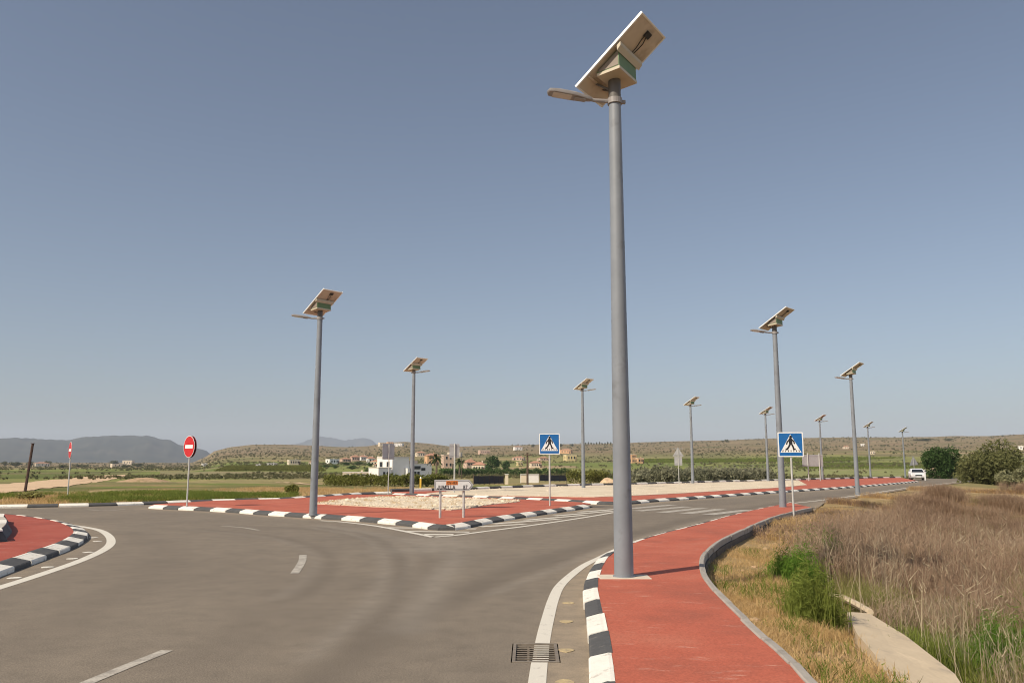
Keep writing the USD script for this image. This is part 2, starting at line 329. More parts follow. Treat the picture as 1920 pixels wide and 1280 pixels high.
mat('gravel_bed', {'g': ('geometry', {}), 'v': ('voronoi_texture', {'scale': 24.0}), 'n': ('noise_texture', {'scale': .8, 'detail': 5.0}),
    'r': ('rgb_ramp', {'ramp': [(0., (.54, .46, .35)), (.5, (.63, .55, .43)), (1., (.70, .62, .50))]}), 'm': ('mix_color', {'blend_type': 'multiply', 'fac': 1.0}),
    'r2': ('rgb_ramp', {'ramp': [(.3, (.85, .82, .76)), (.6, (1.05, 1.03, 1.0))]}), 'bp': ('bump', {'strength': .5, 'distance': .02}), 'sx': ('separate_xyz', {}),
    'p': ('principled_bsdf', {'roughness': .9, 'specular_ior_level': .2})},
    [('g.position', 'v.vector'), ('g.position', 'n.vector'), ('v.color', 'sx.vector'), ('sx.x', 'r.fac'), ('r.color', 'm.a'), ('n.fac', 'r2.fac'), ('r2.color', 'm.b'), ('m.result', 'p.base_color'), ('v.distance', 'bp.height'), ('bp.normal', 'p.normal')])
simple('track_sand', (.56, .40, .25), .95, .12, .5, bump=.3, spots=((.42, .28, .17), .25, .56))
simple('quarry_pale', (.62, .53, .42), .95, .12, .02)

# terrain: primvar "zone" r = near verge, g = bare soil, b = green cover
mat('terrain', {
    'g': ('geometry', {}), 'a': ('attribute', {'attribute': 'zone'}), 's': ('separate_color', {'color_type': 'rgb'}),
    'wv': ('noise_texture', {'scale': .02, 'detail': 3.0}), 'wm': ('mix_vector', {'fac': .9}), 'mpf': ('mapping', {'mapping_type': 'point', 'scale': (.011, .0085, .004), 'rotation': (0, 0, .35)}),
    'vo': ('voronoi_texture', {'scale': 1.0, 'randomness': .9}), 'sx': ('separate_xyz', {}),
    'parc': ('rgb_ramp', {'interpolate': False, 'ramp': [(0., (.15, .18, .05)), (.16, (.20, .205, .07)), (.30, (.25, .215, .10)), (.42, (.12, .14, .042)), (.55, (.18, .20, .06)), (.68, (.31, .235, .14)), (.78, (.16, .15, .065)), (.9, (.21, .21, .085))]}),
    'nf': ('noise_texture', {'scale': .018, 'detail': 8.0, 'roughness': .68}), 'nfr': ('rgb_ramp', {'ramp': [(.28, (.5, .55, .5)), (.5, (1., 1., 1.)), (.72, (1.55, 1.42, 1.35))]}), 'fm': ('mix_color', {'blend_type': 'multiply', 'fac': 1.0}),
    'hill': ('rgb_ramp', {'ramp': [(.25, (.085, .085, .035)), (.38, (.13, .12, .05)), (.47, (.24, .165, .10)), (.55, (.17, .14, .07)), (.63, (.34, .24, .15)), (.72, (.14, .13, .055)), (.8, (.36, .27, .17))]}), 'mph': ('mapping', {'mapping_type': 'point', 'scale': (.0055, .014, .01)}), 'nh': ('noise_texture', {'scale': 1.0, 'detail': 9.0, 'roughness': .68}),
    'hm': ('mix_color', {}), 
    'nv': ('noise_texture', {'scale': .9, 'detail': 8.0, 'roughness': .7}),
    'verge': ('rgb_ramp', {'ramp': [(.25, (.17, .13, .055)), (.42, (.27, .20, .09)), (.55, (.36, .26, .135)), (.7, (.44, .32, .19)), (.85, (.30, .25, .11))]}),
    'vm': ('mix_color', {}), 'soil': ('mix_color', {'b': (.40, .24, .14)}), 'soilr': ('mix_color', {'b': (.13, .145, .04)}), 'sn': ('math', {'math_type': 'multiply'}), 'snr': ('map_range', {'from_min': .3, 'from_max': .6, 'clamp': True}),
    'bp': ('bump', {'strength': .6, 'distance': .08}), 'nb': ('noise_texture', {'scale': 14.0, 'detail': 5.0, 'roughness': .7}),
    'p': ('principled_bsdf', {'roughness': .95, 'specular_ior_level': .1})},
    [('g.position', 'mpf.vector'), ('mpf.vector', 'vo.vector'), ('vo.color', 'sx.vector'), ('sx.x', 'parc.fac'), ('g.position', 'nf.vector'), ('nf.fac', 'nfr.fac'), ('parc.color', 'fm.a'), ('nfr.color', 'fm.b'),
     ('a.color', 's.color'), ('g.position', 'mph.vector'), ('mph.vector', 'nh.vector'), ('nh.fac', 'hill.fac'), ('a.alpha', 'hm.fac') if False else ('s.b', 'hm.fac'), ('fm.result', 'hm.a'), ('hill.color', 'hm.b'),
     ('g.position', 'nv.vector'), ('nv.fac', 'verge.fac'), ('s.r', 'vm.fac'), ('hm.result', 'vm.a'), ('verge.color', 'vm.b'),
     ('nv.fac', 'snr.value'), ('s.g', 'sn.value1'), ('snr.result', 'sn.value2'), ('sn.value', 'soil.fac'), ('vm.result', 'soil.a'),
     ('soil.result', 'p.base_color'), ('g.position', 'nb.vector'), ('nb.fac', 'bp.height'), ('bp.normal', 'p.normal')])
mat('mountain', {'g': ('geometry', {}), 'n': ('noise_texture', {'scale': .004, 'detail': 8.0, 'roughness': .65}),
    'r': ('rgb_ramp', {'ramp': [(.3, (.030, .036, .026)), (.55, (.055, .056, .042)), (.75, (.09, .082, .062))]}), 'p': ('principled_bsdf', {'roughness': .95, 'specular_ior_level': .1})},
    [('g.position', 'n.vector'), ('n.fac', 'r.fac'), ('r.color', 'p.base_color')])
HAZE_DENSITY = 6.5e-5
mat('haze_air', {'v': ('principled_volume', {'color': (.78, .86, .99), 'density': HAZE_DENSITY, 'anisotropy': 0.0})}, [], surface=None, volume='v.volume')

# ------------------------------------------------------------------ plan lines (world), traced where they lie on the ground
PK = GP([(1107, 1330), (1105, 1280), (1103, 1225), (1100, 1180), (1096, 1140), (1094.5, 1115), (1098, 1095), (1105, 1079), (1113, 1067), (1124, 1053), (1146, 1040), (1190, 1021), (1230, 1008.5), (1290, 993), (1370, 970), (1430, 956), (1478, 946)])
PK = np.vstack([[[.5, 1.0], [.55, 3.5]], PK]); PK = spline(PK, .2)                      # path kerb, road side, going away
PE = GP([(1530, 1280), (1490, 1236), (1440, 1194), (1390, 1148), (1350, 1110), (1328, 1082), (1321, 1062), (1323, 1045), (1338, 1026), (1362, 1010), (1405, 990), (1452, 970), (1500, 957), (1525, 952)], .12)
PE = np.vstack([[[1.9, 1.0], [2.05, 3.5]], PE]); PE = spline(PE, .2)                    # path edging, verge side
RB = np.vstack([PE, GP([(1545, 943), (1610, 931.5), (1700, 917.5), (1800, 905), (1880, 897)])])    # right limit of the paved ground
I1F = GP([(278, 953), (350, 956.5), (420, 960), (500, 966), (590, 972), (640, 975), (700, 980), (760, 986), (795, 991), (820, 994), (850, 994), (880, 989.5), (920, 981), (985, 970), (1050, 960.5), (1085, 955.5), (1106, 952)])
I1F = spline(I1F, .3)                                                                   # splitter island, near kerb, left tip to right tip
I1B = GP([(1108, 949.5), (1090, 946.5), (1010, 942), (985, 941), (900, 937), (830, 934.5), (735, 931), (660, 931), (600, 935.5), (530, 939.5), (465, 941), (400, 943.5), (340, 947), (290, 950.5)])
K2 = GP([(735, 928.5), (780, 930.2), (830, 932), (900, 934), (985, 938), (1040, 940.8), (1100, 944.2), (1150, 946.5), (1185, 945), (1220, 941.5), (1290, 936.5), (1380, 929.8), (1480, 922.7), (1600, 914.3), (1680, 907.5), (1722, 903.5)])
K2 = spline(K2, .6)
K3 = GP([(-70, 953.5), (0, 952.5), (84, 951), (160, 949.5), (248, 947), (330, 944), (400, 941.5), (465, 939.5), (530, 938), (600, 933), (680, 927), (735, 925.5), (840, 923), (940, 919), (1025, 915.5), (1130, 912.6), (1225, 910.2), (1300, 907.8), (1390, 905), (1440, 903.7), (1540, 900.5), (1640, 897.8), (1690, 897)])
K3 = spline(K3, .8)
AO = GP([(-60, 1098), (0, 1081), (45, 1064), (80, 1051), (115, 1038), (148, 1023), (163, 1011), (163, 1003), (150, 993), (120, 983), (80, 976), (40, 971), (0, 968.5), (-60, 966)])
AO = np.vstack([[(-20, 7.6), (-15.5, 7.4), (-11.5, 9.0)], AO, [(-24.5, 31.6), (-29, 30.5)]]); AO = spline(AO, .25)                                                                    # roundabout apron
isl1 = Polygon(np.vstack([I1F, I1B])).buffer(0)
isl2 = Polygon(np.vstack([K2, K3[np.argmin(np.linalg.norm(K3 - G(735, 925.5), axis=1)):][::-1]])).buffer(0)
apron = Polygon(np.vstack([AO, [[-33, 26], [-33, 13], [-26, 8.5]]])).buffer(0)
path = Polygon(np.vstack([PK, PE[::-1]])).buffer(0)
farroad = [tuple(p) for p in (G(1880, 897), G(1950, 892.5), G(1950, 889.5), G(1830, 893.5), G(1760, 896))]
road = Polygon(np.vstack([[[-70, -14], [8, -14], [2.0, -1]], RB, farroad[1:], K3[::-1], [[-45, 34.5], [-70, 33]]])).buffer(0)
plateau = unary_union([road, path, isl1, isl2, apron]).buffer(.01)
RIGHT = Polygon(np.vstack([[[1.9, -14]], RB, [[120, 150], [120, -14]]])).buffer(0)
RBline = LineString(np.vstack([[[1.9, -14]], RB]))

# ------------------------------------------------------------------ terrain height
CRX = np.array([-400, 0, 360, 385, 400, 430, 470, 530, 570, 650, 690, 720, 760, 800, 850, 900, 960, 1050, 1130, 1200, 1300, 1400, 1500, 1600, 1700, 1780, 1860, 1920, 2400])
CRY = np.array([870, 869, 868, 858, 848, 840, 836, 836, 837, 840, 838, 832, 829.5, 833, 838, 836, 834, 832, 832, 830, 828, 826, 825, 824, 824, 824, 825, 823, 823.])
RR = np.array([0, 45, 60, 90, 130, 170, 250, 400.]); RZ = np.array([-.02, -.02, -.05, -.42, -.90, -1.30, -1.72, -1.27])
def sstep(a, b, x): t = np.clip((x - a) / (b - a), 0, 1); return t * t * (3 - 2 * t)
def fbm2(x, y, s, seed, o=4): return meshkit.fbm(np.stack([x / s, y / s, np.zeros_like(x)], -1), o, seed) - .5
def far_z(x, y):
    r = np.hypot(x, y) + 1e-6; az = np.arctan2(x, y)
    px = 960 + F * np.tan(np.clip(az, -.72, .72)) * 1.011
    cy = np.interp(px, CRX, CRY)
    back = sstep(1.0, 2.4, np.abs(az)); cy = cy * (1 - back) + 838 * back
    s = np.clip(np.log(np.maximum(r, 1) / 400) / math.log(2500 / 400), 0, 1)
    py = 886 + (cy - 886) * s ** .85
    z = np.where(r < 400, np.interp(r, RR, RZ), HC + r * (874.4 - py) / F)
    zc = HC + 2500 * (874.4 - cy) / F
    z = np.where(r > 2500, np.maximum(zc - (r - 2500) * .03, -25), z)
    return z + fbm2(x, y, 40, 3) * np.clip((r - 60) / 400, 0, 1) * 1.2 + fbm2(x, y, 260, 5) * np.clip((r - 300) / 1500, 0, 1) * 9
def T(x, y):
    x = np.asarray(x, float); y = np.asarray(y, float); sh = x.shape; x = x.ravel(); y = y.ravel()
    z = far_z(x, y); r = np.hypot(x, y)
    near = r < 260
    if near.any():
        xn, yn, zn = x[near], y[near], z[near]; pts = shapely.points(xn, yn)
        d = shapely.distance(plateau, pts); w = sstep(0.0, 7.0, d)
        zn = zn + .10 * fbm2(xn, yn, 3.0, 11) * sstep(.3, 3, d) + .35 * fbm2(xn, yn, 11., 12) * sstep(1, 6, d)
        base = np.where(d <= 0, -.09, -.03 + 0 * d)
        zn = base * (1 - w) + zn * w
        rt = shapely.contains_xy(RIGHT, xn, yn) & (yn < 75)
        if rt.any():
            xr, yr = xn[rt], yn[rt]; s = shapely.distance(RBline, pts[rt]); sc = 1 + np.clip((yr - 13) / 16, 0, 1.6)
            dep = np.interp(s / sc, [0, .15, .9, 1.5, 2.1, 3.2, 4.6, 6.2, 9, 14, 30], [-.09, -.15, -.24, -.42, -.85, -1.25, -1.15, -.45, .25, .55, .5])
            lift = np.interp(s, [0, 4, 12, 30], [0, .0, .25, .35])
            nz = .16 * fbm2(xr, yr, 1.1, 21) * sstep(.2, 1.2, s) + .5 * fbm2(xr, yr, 4.0, 22) * sstep(1.2, 5, s)
            f = 1 - sstep(34, 70, yr)
            zr = dep * (.25 + .75 * f) + lift * f + nz
            e = sstep(31, 36, yr); zr = zr * (1 - e * (1 - sstep(.3, 2.8, s))) - .012 * e
            zn[rt] = np.where(d[rt] <= 0, -.09, zr * f + zn[rt] * (1 - f))
        z[near] = zn
    return z.reshape(sh)
def hit(px, py, r0=8, r1=9000):
    """where the line of sight through this place of the photograph meets the land"""
    d = ray(px, py); r = np.geomspace(r0, r1, 1600); z = HC + r * d[2]; t = T(r * d[0], r * d[1])
    i = np.argmax(z < t)
    if not (z < t).any(): i = np.argmin(np.where(r < 2600, z - t, 1e9))
    return np.array([r[i] * d[0], r[i] * d[1], t[i]]), r[i]

# land sheet: rings about the junction, finer where near
def land():
    az = np.r_[np.linspace(-180, -42, 70)[:-1], np.linspace(-42, 42, 330)[:-1], np.linspace(42, 180, 70)[:-1]] * np.pi / 180
    rr = np.r_[np.arange(.6, 12, .16), np.arange(12, 40, .28), np.geomspace(40, 130, 120)[:-1], np.geomspace(130, 2700, 190)[:-1], np.geomspace(2700, 15000, 30)]
    R, A = np.meshgrid(rr, az, indexing='ij'); X, Y = R * np.sin(A), R * np.cos(A); Z = T(X, Y)
    n, m = R.shape; i, j = np.meshgrid(np.arange(n - 1), np.arange(m), indexing='ij'); j2 = (j + 1) % m
    q = np.stack([i * m + j, i * m + j2, (i + 1) * m + j2, (i + 1) * m + j], -1).reshape(-1, 4)
    v = np.stack([X, Y, Z], -1).reshape(-1, 3)
    f = np.vstack([q[:, [0, 2, 1]], q[:, [0, 3, 2]]]); c = len(v)
    v = np.vstack([v, [[0, 0, -.09]]]); f = np.vstack([f, np.stack([np.full(m, c), np.roll(np.arange(m), -1), np.arange(m)], 1)])
    x, y = v[:, 0], v[:, 1]; r = np.hypot(x, y)
    nv = 1 - sstep(58, 95, r + 18 * fbm2(x, y, 14, 31))
    rightn = shapely.contains_xy(RIGHT, x, y) & (y < 80)
    nv = np.where(rightn, np.maximum(nv, 1 - sstep(70, 110, r)), nv)
    soil = np.clip(fbm2(x, y, 9, 32) * 2.2 + .15, 0, 1) * (r < 140)
    # reddish bare strip just behind the far kerb
    dk = shapely.distance(LineString(K3), shapely.points(np.clip(x, -200, 200), np.clip(y, -200, 200)))
    soil = np.where((dk < 5) & (r < 90), np.maximum(soil, .5), soil)
    hill = sstep(650, 1300, r + 350 * fbm2(x, y, 300, 33)) * .9
    m_ = trimesh.Trimesh(v, f, process=False)
    if m_.face_normals[1000][2] < 0: f = f[:, ::-1]
    return (v, f), np.stack([nv, soil, hill], 1)
lm, zone = land(); gc_ = G(1003, 1223); near_g = np.hypot(lm[0][:, 0] - gc_[0], lm[0][:, 1] - gc_[1]) < .85; lm[0][near_g, 2] = -.8
tag(part('terrain', lm, 'terrain', smooth=True, attrs={'zone': zone}), 'dry farmland of fields and terraces rising to low hills', 'terrain', kind='structure')

# distant ranges
def ridge(name, prof, dist, depth, label, foot):
    xs = np.linspace(prof[0][0], prof[-1][0], 90); ys = np.interp(xs, [p[0] for p in prof], [p[1] for p in prof])
    ns = np.linspace(-1, 1, 25); V = []
    for a, b in zip(xs, ys):
        d = ray(a, b); zc = HC + dist * d[2]
        for k in ns:
            rr = dist + k * depth; n = (meshkit.fbm(np.array([a / 22., k * 3, 7.]), 4, 9) - .5)
            edge = min(1, (a - prof[0][0]) / 30 + .05, (prof[-1][0] - a) / 30 + .05) if False else 1
            hgt = (1 - abs(k) ** 1.25) * 1.0
            z = foot + (zc - foot) * hgt * (1 + .35 * n * (1 - (1 - abs(k)) ** 3)) + (zc - foot) * .06 * (meshkit.fbm(np.array([a / 6., k * 5, 2.]), 3, 4) - .5)
            V.append((rr * d[0], rr * d[1], max(z, foot)))
    n, m = len(xs), len(ns); i, j = np.meshgrid(np.arange(n - 1), np.arange(m - 1), indexing='ij')
    q = np.stack([i * m + j, (i + 1) * m + j, (i + 1) * m + j + 1, i * m + j + 1], -1).reshape(-1, 4)
    tag(part(name, (np.array(V), q), 'mountain', smooth=True), label, 'mountain', kind='structure')
ridge('mountain', [(-260, 868), (-150, 835), (-60, 822), (0, 822), (40, 820.5), (80, 823), (130, 825), (150, 820), (180, 817.5), (225, 816), (280, 817), (300, 823), (318, 824), (335, 833), (360, 836), (390, 846), (410, 868)], 7200, 1500, 'long blue grey mountain ridge beyond the plain at left', -15)
ridge('mountain', [(500, 850), (535, 835), (560, 831), (585, 822), (600, 817), (615, 819), (645, 825), (665, 823), (685, 820.5), (697, 824), (708, 834), (735, 850)], 12500, 1800, 'faint twin peaked mountain far beyond the village', -15)

# haze
hz = box((29600, 29600, 660), (0, 0, 660 / 2 - 40)); 
tag(part('haze', hz, 'haze_air'), 'thin summer haze over the plain', 'haze', kind='stuff')

# ------------------------------------------------------------------ road surface
gr = GP([(966, 1206), (1047, 1206), (1044, 1241), (958, 1241)])
gate_c = gr.mean(0); gdir = (gr[1] - gr[0]) / np.linalg.norm(gr[1] - gr[0]); gw = .40; gl = .80
gdir = np.array([math.cos(-.02), math.sin(-.02)]); gn = np.array([-gdir[1], gdir[0]])
gw = np.linalg.norm(gr[1] - gr[0]) ; gl = abs((gr[1] - gr[2]) @ gn)
ghole = Polygon([gate_c + gdir * a * gw / 2 + gn * b * gl / 2 for a, b in ((-1, -1), (1, -1), (1, 1), (-1, 1))])
EL = GP([(985, 1300), (1007, 1280), (1018, 1200), (1027, 1160), (1038, 1122), (1050, 1098), (1078, 1072), (1100, 1057), (1125, 1045), (1152, 1031.5), (1190, 1016), (1240, 1001.5), (1330, 977.5), (1400, 961), (1480, 944), (1530, 938.5), (1620, 926.5), (1700, 914.5), (1800, 902.8), (1870, 896.5)])
EL = np.vstack([[[.05, 4.0]], EL[1:]]); EL = spline(EL, .2)
AL = GP([(-60, 1119), (0, 1101), (80, 1075.5), (150, 1051), (195, 1030), (208, 1017), (203, 1003.5), (184, 993), (150, 986.5), (118, 982.5), (70, 977)])
AL = spline(AL, .2)
asph = road.difference(ghole.buffer(.01))
def road_sheet():
    near_box = shapely.box(-24, 3, 30, 45); a, b = asph.intersection(near_box), asph.difference(near_box)
    m1 = sheet(a, 0.0, .17); m2 = sheet(b, 0.0, 1.2)
    m = cat([m1, m2]); P = m.vertices[:, :2]; pt = shapely.points(P)
    wear = np.zeros(len(P)); pale = np.zeros(len(P)); dust = np.zeros(len(P))
    def band(L, w, k, arr):
        d = shapely.distance(LineString(spline(L, .3)), pt); np.maximum(arr, k * np.exp(-(d / w) ** 2), out=arr)
    # dark rubber bands of the traffic turning to the right-hand road
    band(GP([(560, 1300), (700, 1205), (830, 1135), (900, 1095), (1000, 1056), (1150, 1009), (1290, 974), (1400, 953), (1520, 934), (1640, 918)]), .30, .8, wear)
    band(GP([(300, 1290), (480, 1190), (640, 1115), (760, 1070), (900, 1030), (1050, 995), (1200, 968), (1340, 948), (1500, 928)]), .3, .25, wear)
    # rings of the traffic going round the junction
    band(GP([(420, 985), (560, 990), (660, 1004), (720, 1025), (752, 1062), (745, 1110), (715, 1150), (640, 1230), (560, 1300)]), .22, .55, wear)
    band(GP([(300, 990), (440, 1000), (560, 1018), (610, 1040), (605, 1075), (560, 1110), (480, 1160), (350, 1240)]), .25, .4, wear)
    band(GP([(240, 1000), (290, 1015), (310, 1040), (280, 1080), (180, 1140), (0, 1215)]), .5, .35, wear)
    band(GP([(600, 985), (700, 1000), (790, 1020), (850, 1035), (820, 1090), (760, 1180)]), .25, .4, pale)
    band(GP([(800, 1012), (830, 1024), (790, 1030)]), 1.0, .45, pale)
    for L, k in (([(600, 988), (690, 1003), (735, 1027), (755, 1062), (746, 1112), (716, 1155), (640, 1235)], .95), ([(640, 990), (735, 1008), (790, 1035), (800, 1065), (780, 1110), (730, 1165)], .5), ([(380, 992), (500, 1003), (585, 1022), (622, 1045), (612, 1082), (560, 1122)], .7), ([(880, 1112), (1000, 1068), (1150, 1016), (1300, 976), (1420, 953)], .8)):
        band(GP(L), .11, k, wear); band(offset(GP(L), -.3), .10, k * .4, pale)
    band(GP([(962, 1122), (988, 1122)]), .10, 1.0, wear); band(GP([(922, 1132), (952, 1130)]), .07, .7, wear)
    # dusty gutters
    g1 = Polygon(np.vstack([EL[(EL[:, 1] < 17)], PK[(PK[:, 1] < 17)][::-1]])).buffer(0)
    dust = np.where(shapely.contains_xy(g1.buffer(-.03), P[:, 0], P[:, 1]), .9, dust)
    dq = shapely.distance(LineString(PK), pt); dust = np.maximum(dust, .75 * np.exp(-(dq / .35) ** 2))
    for L, w, k in ((I1F, .55, .8), (K2, .7, .9), (K3, .5, .7), (AO, .5, .45), (RB, .5, .7)):
        dq = shapely.distance(LineString(L), pt); dust = np.maximum(dust, k * np.exp(-(dq / w) ** 2))
    tag(part('road', m, 'asphalt', attrs={'wear': np.stack([wear * .62, dust, pale * .7], 1)}), 'worn grey asphalt road of the junction', 'road', kind='structure')
road_sheet()

# painted markings
def marking(P, w, label, z=.004, m='road_paint', name='road_marking', step=None):
    P = np.asarray(P)
    return tag(part(name, ribbon(resample(P, .3) if step is None else P, w, z), m), label, 'road marking', kind='structure')
ELg = LineString(EL).difference(ghole.buffer(.012))
parts = [np.array(g.coords) for g in getattr(ELg, 'geoms', [ELg])]
for k, g in enumerate(parts):
    marking(resample(g, .15), .145, ['white edge line running from the foreground to the drain grate', 'white edge line curving past the nearest lamp post along the red path'][min(k, 1)], step=1)
marking(AL, .19, 'white curved line around the red roundabout apron', step=1)
marking(GP([(158, 1282), (235, 1250), (313, 1219)]), .12, 'white lane dash at the lower left of the asphalt', m='road_paint_worn')
marking(spline(GP([(552, 1075), (561, 1062), (567, 1050), (568, 1040)]), .1), .14, 'short bent white lane dash in the middle of the asphalt', step=1, m='road_paint_worn')
marking(spline(GP([(415, 986), (450, 988), (485, 993.5)]), .3), .10, 'faint worn lane dash near the left kerb of the splitter island', step=1, m='road_paint_worn')
marking(spline(GP([(165, 955), (200, 956), (235, 954.5)]), .3), .14, 'thin white line before the far kerb at the left', step=1, m='road_paint_worn')
gl_ = GP([(600, 975.5), (640, 978), (700, 985), (740, 992), (780, 1000), (812, 1006.5)]); gr_ = GP([(812, 1006.5), (850, 1003.5), (900, 997), (1000, 984), (1100, 969), (1152, 960)])
marking(spline(gl_, .3), .16, 'white line bordering the hatching left of the island tip', step=1)
marking(spline(gr_, .3), .16, 'white line bordering the hatching right of the island tip', step=1)
for i, (a, b, w) in enumerate([((716, 988.5), (893, 991.0), .24), ((757, 995.5), (880, 997), .24), ((795, 1001.5), (850, 1001.5), .34), ((900, 987), (985, 982), .26), ((925, 981.5), (1050, 972.5), .26), ((985, 974.5), (1100, 965), .26), ((1040, 966.5), (1150, 957.5), .26), ((1085, 959.5), (1165, 953.5), .26)]):
    marking(GP([a, b]), w, ['wide hatching stripe nearest the kerb at the island tip', 'hatching stripe second from the kerb at the island tip', 'short white bar filling the very tip of the hatching',
        'hatching stripe beside the first blocks right of the island tip', 'hatching stripe in front of the left pedestrian sign', 'hatching stripe ending behind the nearest lamp post',
        'hatching stripe along the right arm of the island', 'farthest hatching stripe by the right tip of the island'][i], z=.003, m='road_paint')
for i, (a, b) in enumerate([((1184, 953), (1262, 946)), ((1194, 957.5), (1290, 949.5)), ((1239, 960.5), (1318, 952)), ((1284, 962.5), (1352, 954)), ((1327, 964.5), (1402, 955.5))]):
    marking(GP([a, b]), .5, f'zebra crossing stripe, {["nearest to the far kerb", "second from the far kerb", "in the middle of the crossing", "second from the red path", "nearest to the red path"][i]}', name='zebra_stripe', m='road_paint_worn')

# drain grate
t = thing('drain_grate', 'rusty iron drain grate crossed by the white edge line', 'drain grate', (*gate_c, 0), math.atan2(gdir[1], gdir[0]))
W2, L2 = gw / 2, gl / 2
pit = Polygon([(-W2, -L2), (W2, -L2), (W2, L2), (-W2, L2)])
part('pit', cat([box((gw, gl, .02), (0, 0, -.55)), box((gw, .02, .5), (0, L2 - .011, -.262)), box((gw, .02, .5), (0, -L2 + .011, -.262)), box((.02, gl - .05, .5), (W2 - .011, 0, -.262)), box((.02, gl - .05, .5), (-W2 + .011, 0, -.262))]), 'pit_dark', t)
part('frame', cat([box((gw, .03, .05), (0, L2 - .015, -.02)), box((gw, .03, .05), (0, -L2 + .015, -.02)), box((.03, gl - .061, .05), (W2 - .015, 0, -.02)), box((.03, gl - .061, .05), (-W2 + .015, 0, -.02))]), 'iron', t)
cols = [(-W2 + .03, -W2 + .135), (-W2 + .155, -.01), (.01, W2 - .03)]
for c in (-W2 + .145, 0.0): part('crossbar', box((.02, gl - .062, .012), (c, 0, -.020)), 'iron', t)
elx = float(np.interp(0, [0, 1], [0, 1])); xs_line = (G(1015, 1222) - gate_c) @ gdir
for k in range(8):
    y = -L2 + .03 + (k + .6) * (gl - .06) / 8.2
    part('bar', box((gw - .062, .020, .007), (0, y, -.0085)), 'iron', t)
    part('painted_bar', box((.145, .0205, .003), (xs_line + .003 * (k - 4), y, -.0025)), 'road_paint', t)

# studs of removed bollards in the gutters
def stud(px, py, m, label, group, r=.075):
    a = np.linspace(0, 2 * np.pi, 13)[:-1]; rr = r * (1 + .12 * np.sin(a * 3 + px)); p = G(px, py)
    me = extrude(Polygon(np.stack([rr * np.cos(a), rr * np.sin(a)], 1)), .005); o = part('stud', xform(me, None, (p[0], p[1], .001)), m)
    tag(o, label, 'road stud', group)
for (px, py), lb in zip([(1066, 1130), (1062, 1165), (1062, 1219), (1059, 1278)], ['faint round stud base in the gutter nearest the lamp post', 'round pale stud base in the gutter above the drain grate', 'round yellowish stud base right beside the drain grate', 'round yellowish stud base at the bottom edge of the gutter']): stud(px, py, 'stud_pale', lb, 'stud bases in the right gutter')
for (px, py) in [(27, 1083), (88, 1063), (136, 1047), (165, 1035), (182, 1014.5), (175, 1007.5), (152, 995)]: stud(px, py, 'stud_white', 'small white stud base between the roundabout kerb and its white line', 'stud bases around the roundabout', .10)

# ------------------------------------------------------------------ kerbs (one piece per block)
PROF = [(0, -.12), (0, .06), (.02, .075), (.20, .135), (.235, .142), (.29, .142), (.29, -.12)]
def block(P, prof, gap=.010, drop=0.0):
    """a kerb block: the profile swept along the road-side line P (inward is to the left)"""
    n = len(P); N = normals2(P); t = np.gradient(P, axis=0); t /= np.linalg.norm(t, axis=1, keepdims=True)
    Q = P.copy(); Q[0] += t[0] * gap; Q[-1] -= t[-1] * gap; k = len(prof)
    v = np.array([[Q[i, 0] + N[i, 0] * a, Q[i, 1] + N[i, 1] * a, b] for i in range(n) for a, b in prof])
    f = []
    for i in range(n - 1):
        for j in range(k):
            j2 = (j + 1) % k; f += [(i * k + j, (i + 1) * k + j, (i + 1) * k + j2), (i * k + j, (i + 1) * k + j2, i * k + j2)]
    for j in range(1, k - 1): f += [(0, j, j + 1), ((n - 1) * k, (n - 1) * k + j + 1, (n - 1) * k + j)]
    m = trimesh.Trimesh(v, f, process=False)
    if m.volume < 0: m.invert()
    return m
def kerb(P, label, length=1.0, first_white=True, prof=PROF, inward=1, mats=('kerb_white', 'kerb_dark'), name='kerb', phase=0.0, sc=1.0):
    P = np.asarray(P)
    if inward < 0: P = P[::-1]
    s = np.r_[0, np.cumsum(np.linalg.norm(np.diff(P, axis=0), axis=1))]; n = max(1, int(round((s[-1]) / length)))
    t = thing(name, label, 'kerb', kind='structure'); ed = np.linspace(0, s[-1], n + 1)
    r = np.random.default_rng(len(P))
    for i in range(n):
        u = np.linspace(ed[i], ed[i + 1], 3 if length > .4 else 2); Q = np.stack([np.interp(u, s, P[:, 0]), np.interp(u, s, P[:, 1])], 1)
        w = (i % 2 == 0) == first_white
        Q = Q + r.normal(size=2) * .006; pr = [(a * sc, b + (r.normal() * .003 if b > 0 else 0)) for a, b in prof]
        part('kerb_block', block(Q, pr), mats[0] if w else mats[1], t)
    return t
sP = np.r_[0, np.cumsum(np.linalg.norm(np.diff(PK, axis=0), axis=1))]
sj = sP[int(np.argmin(np.linalg.norm(PK - G(1103, 1206), axis=1)))]; nfar = int(round((sP[-1] - sj) / .98)); bl = (sP[-1] - sj) / nfar
u = np.arange(sj - 5 * bl, sP[-1] + .01, .15); PKc = np.stack([np.interp(u, sP, PK[:, 0]), np.interp(u, sP, PK[:, 1])], 1)
kerb(PKc, 'black and white kerb along the red foreground path', bl, (nfar - 1) % 2 == 0, inward=-1, prof=[(0, -.12), (0, .075), (.016, .09), (.14, .125), (.165, .128), (.195, .128), (.195, -.12)])
kerb(I1F, 'black and white kerb around the front of the splitter island', 1.0, True)
kerb(K2, 'black and white kerb along the far red pavement facing the road', 1.1, True)
iK = int(np.argmin(np.linalg.norm(K3 - G(735, 925.5), axis=1)))
kerb(K3[:iK + 1], 'black and white kerb bordering the field at the left end of the junction', 1.15, False)
kerb(K3[iK:], 'low black and white kerb behind the long gravel bed', 1.5, False, prof=[(0, -.1), (0, .26), (.02, .28), (.16, .31), (.24, .31), (.24, -.1)])
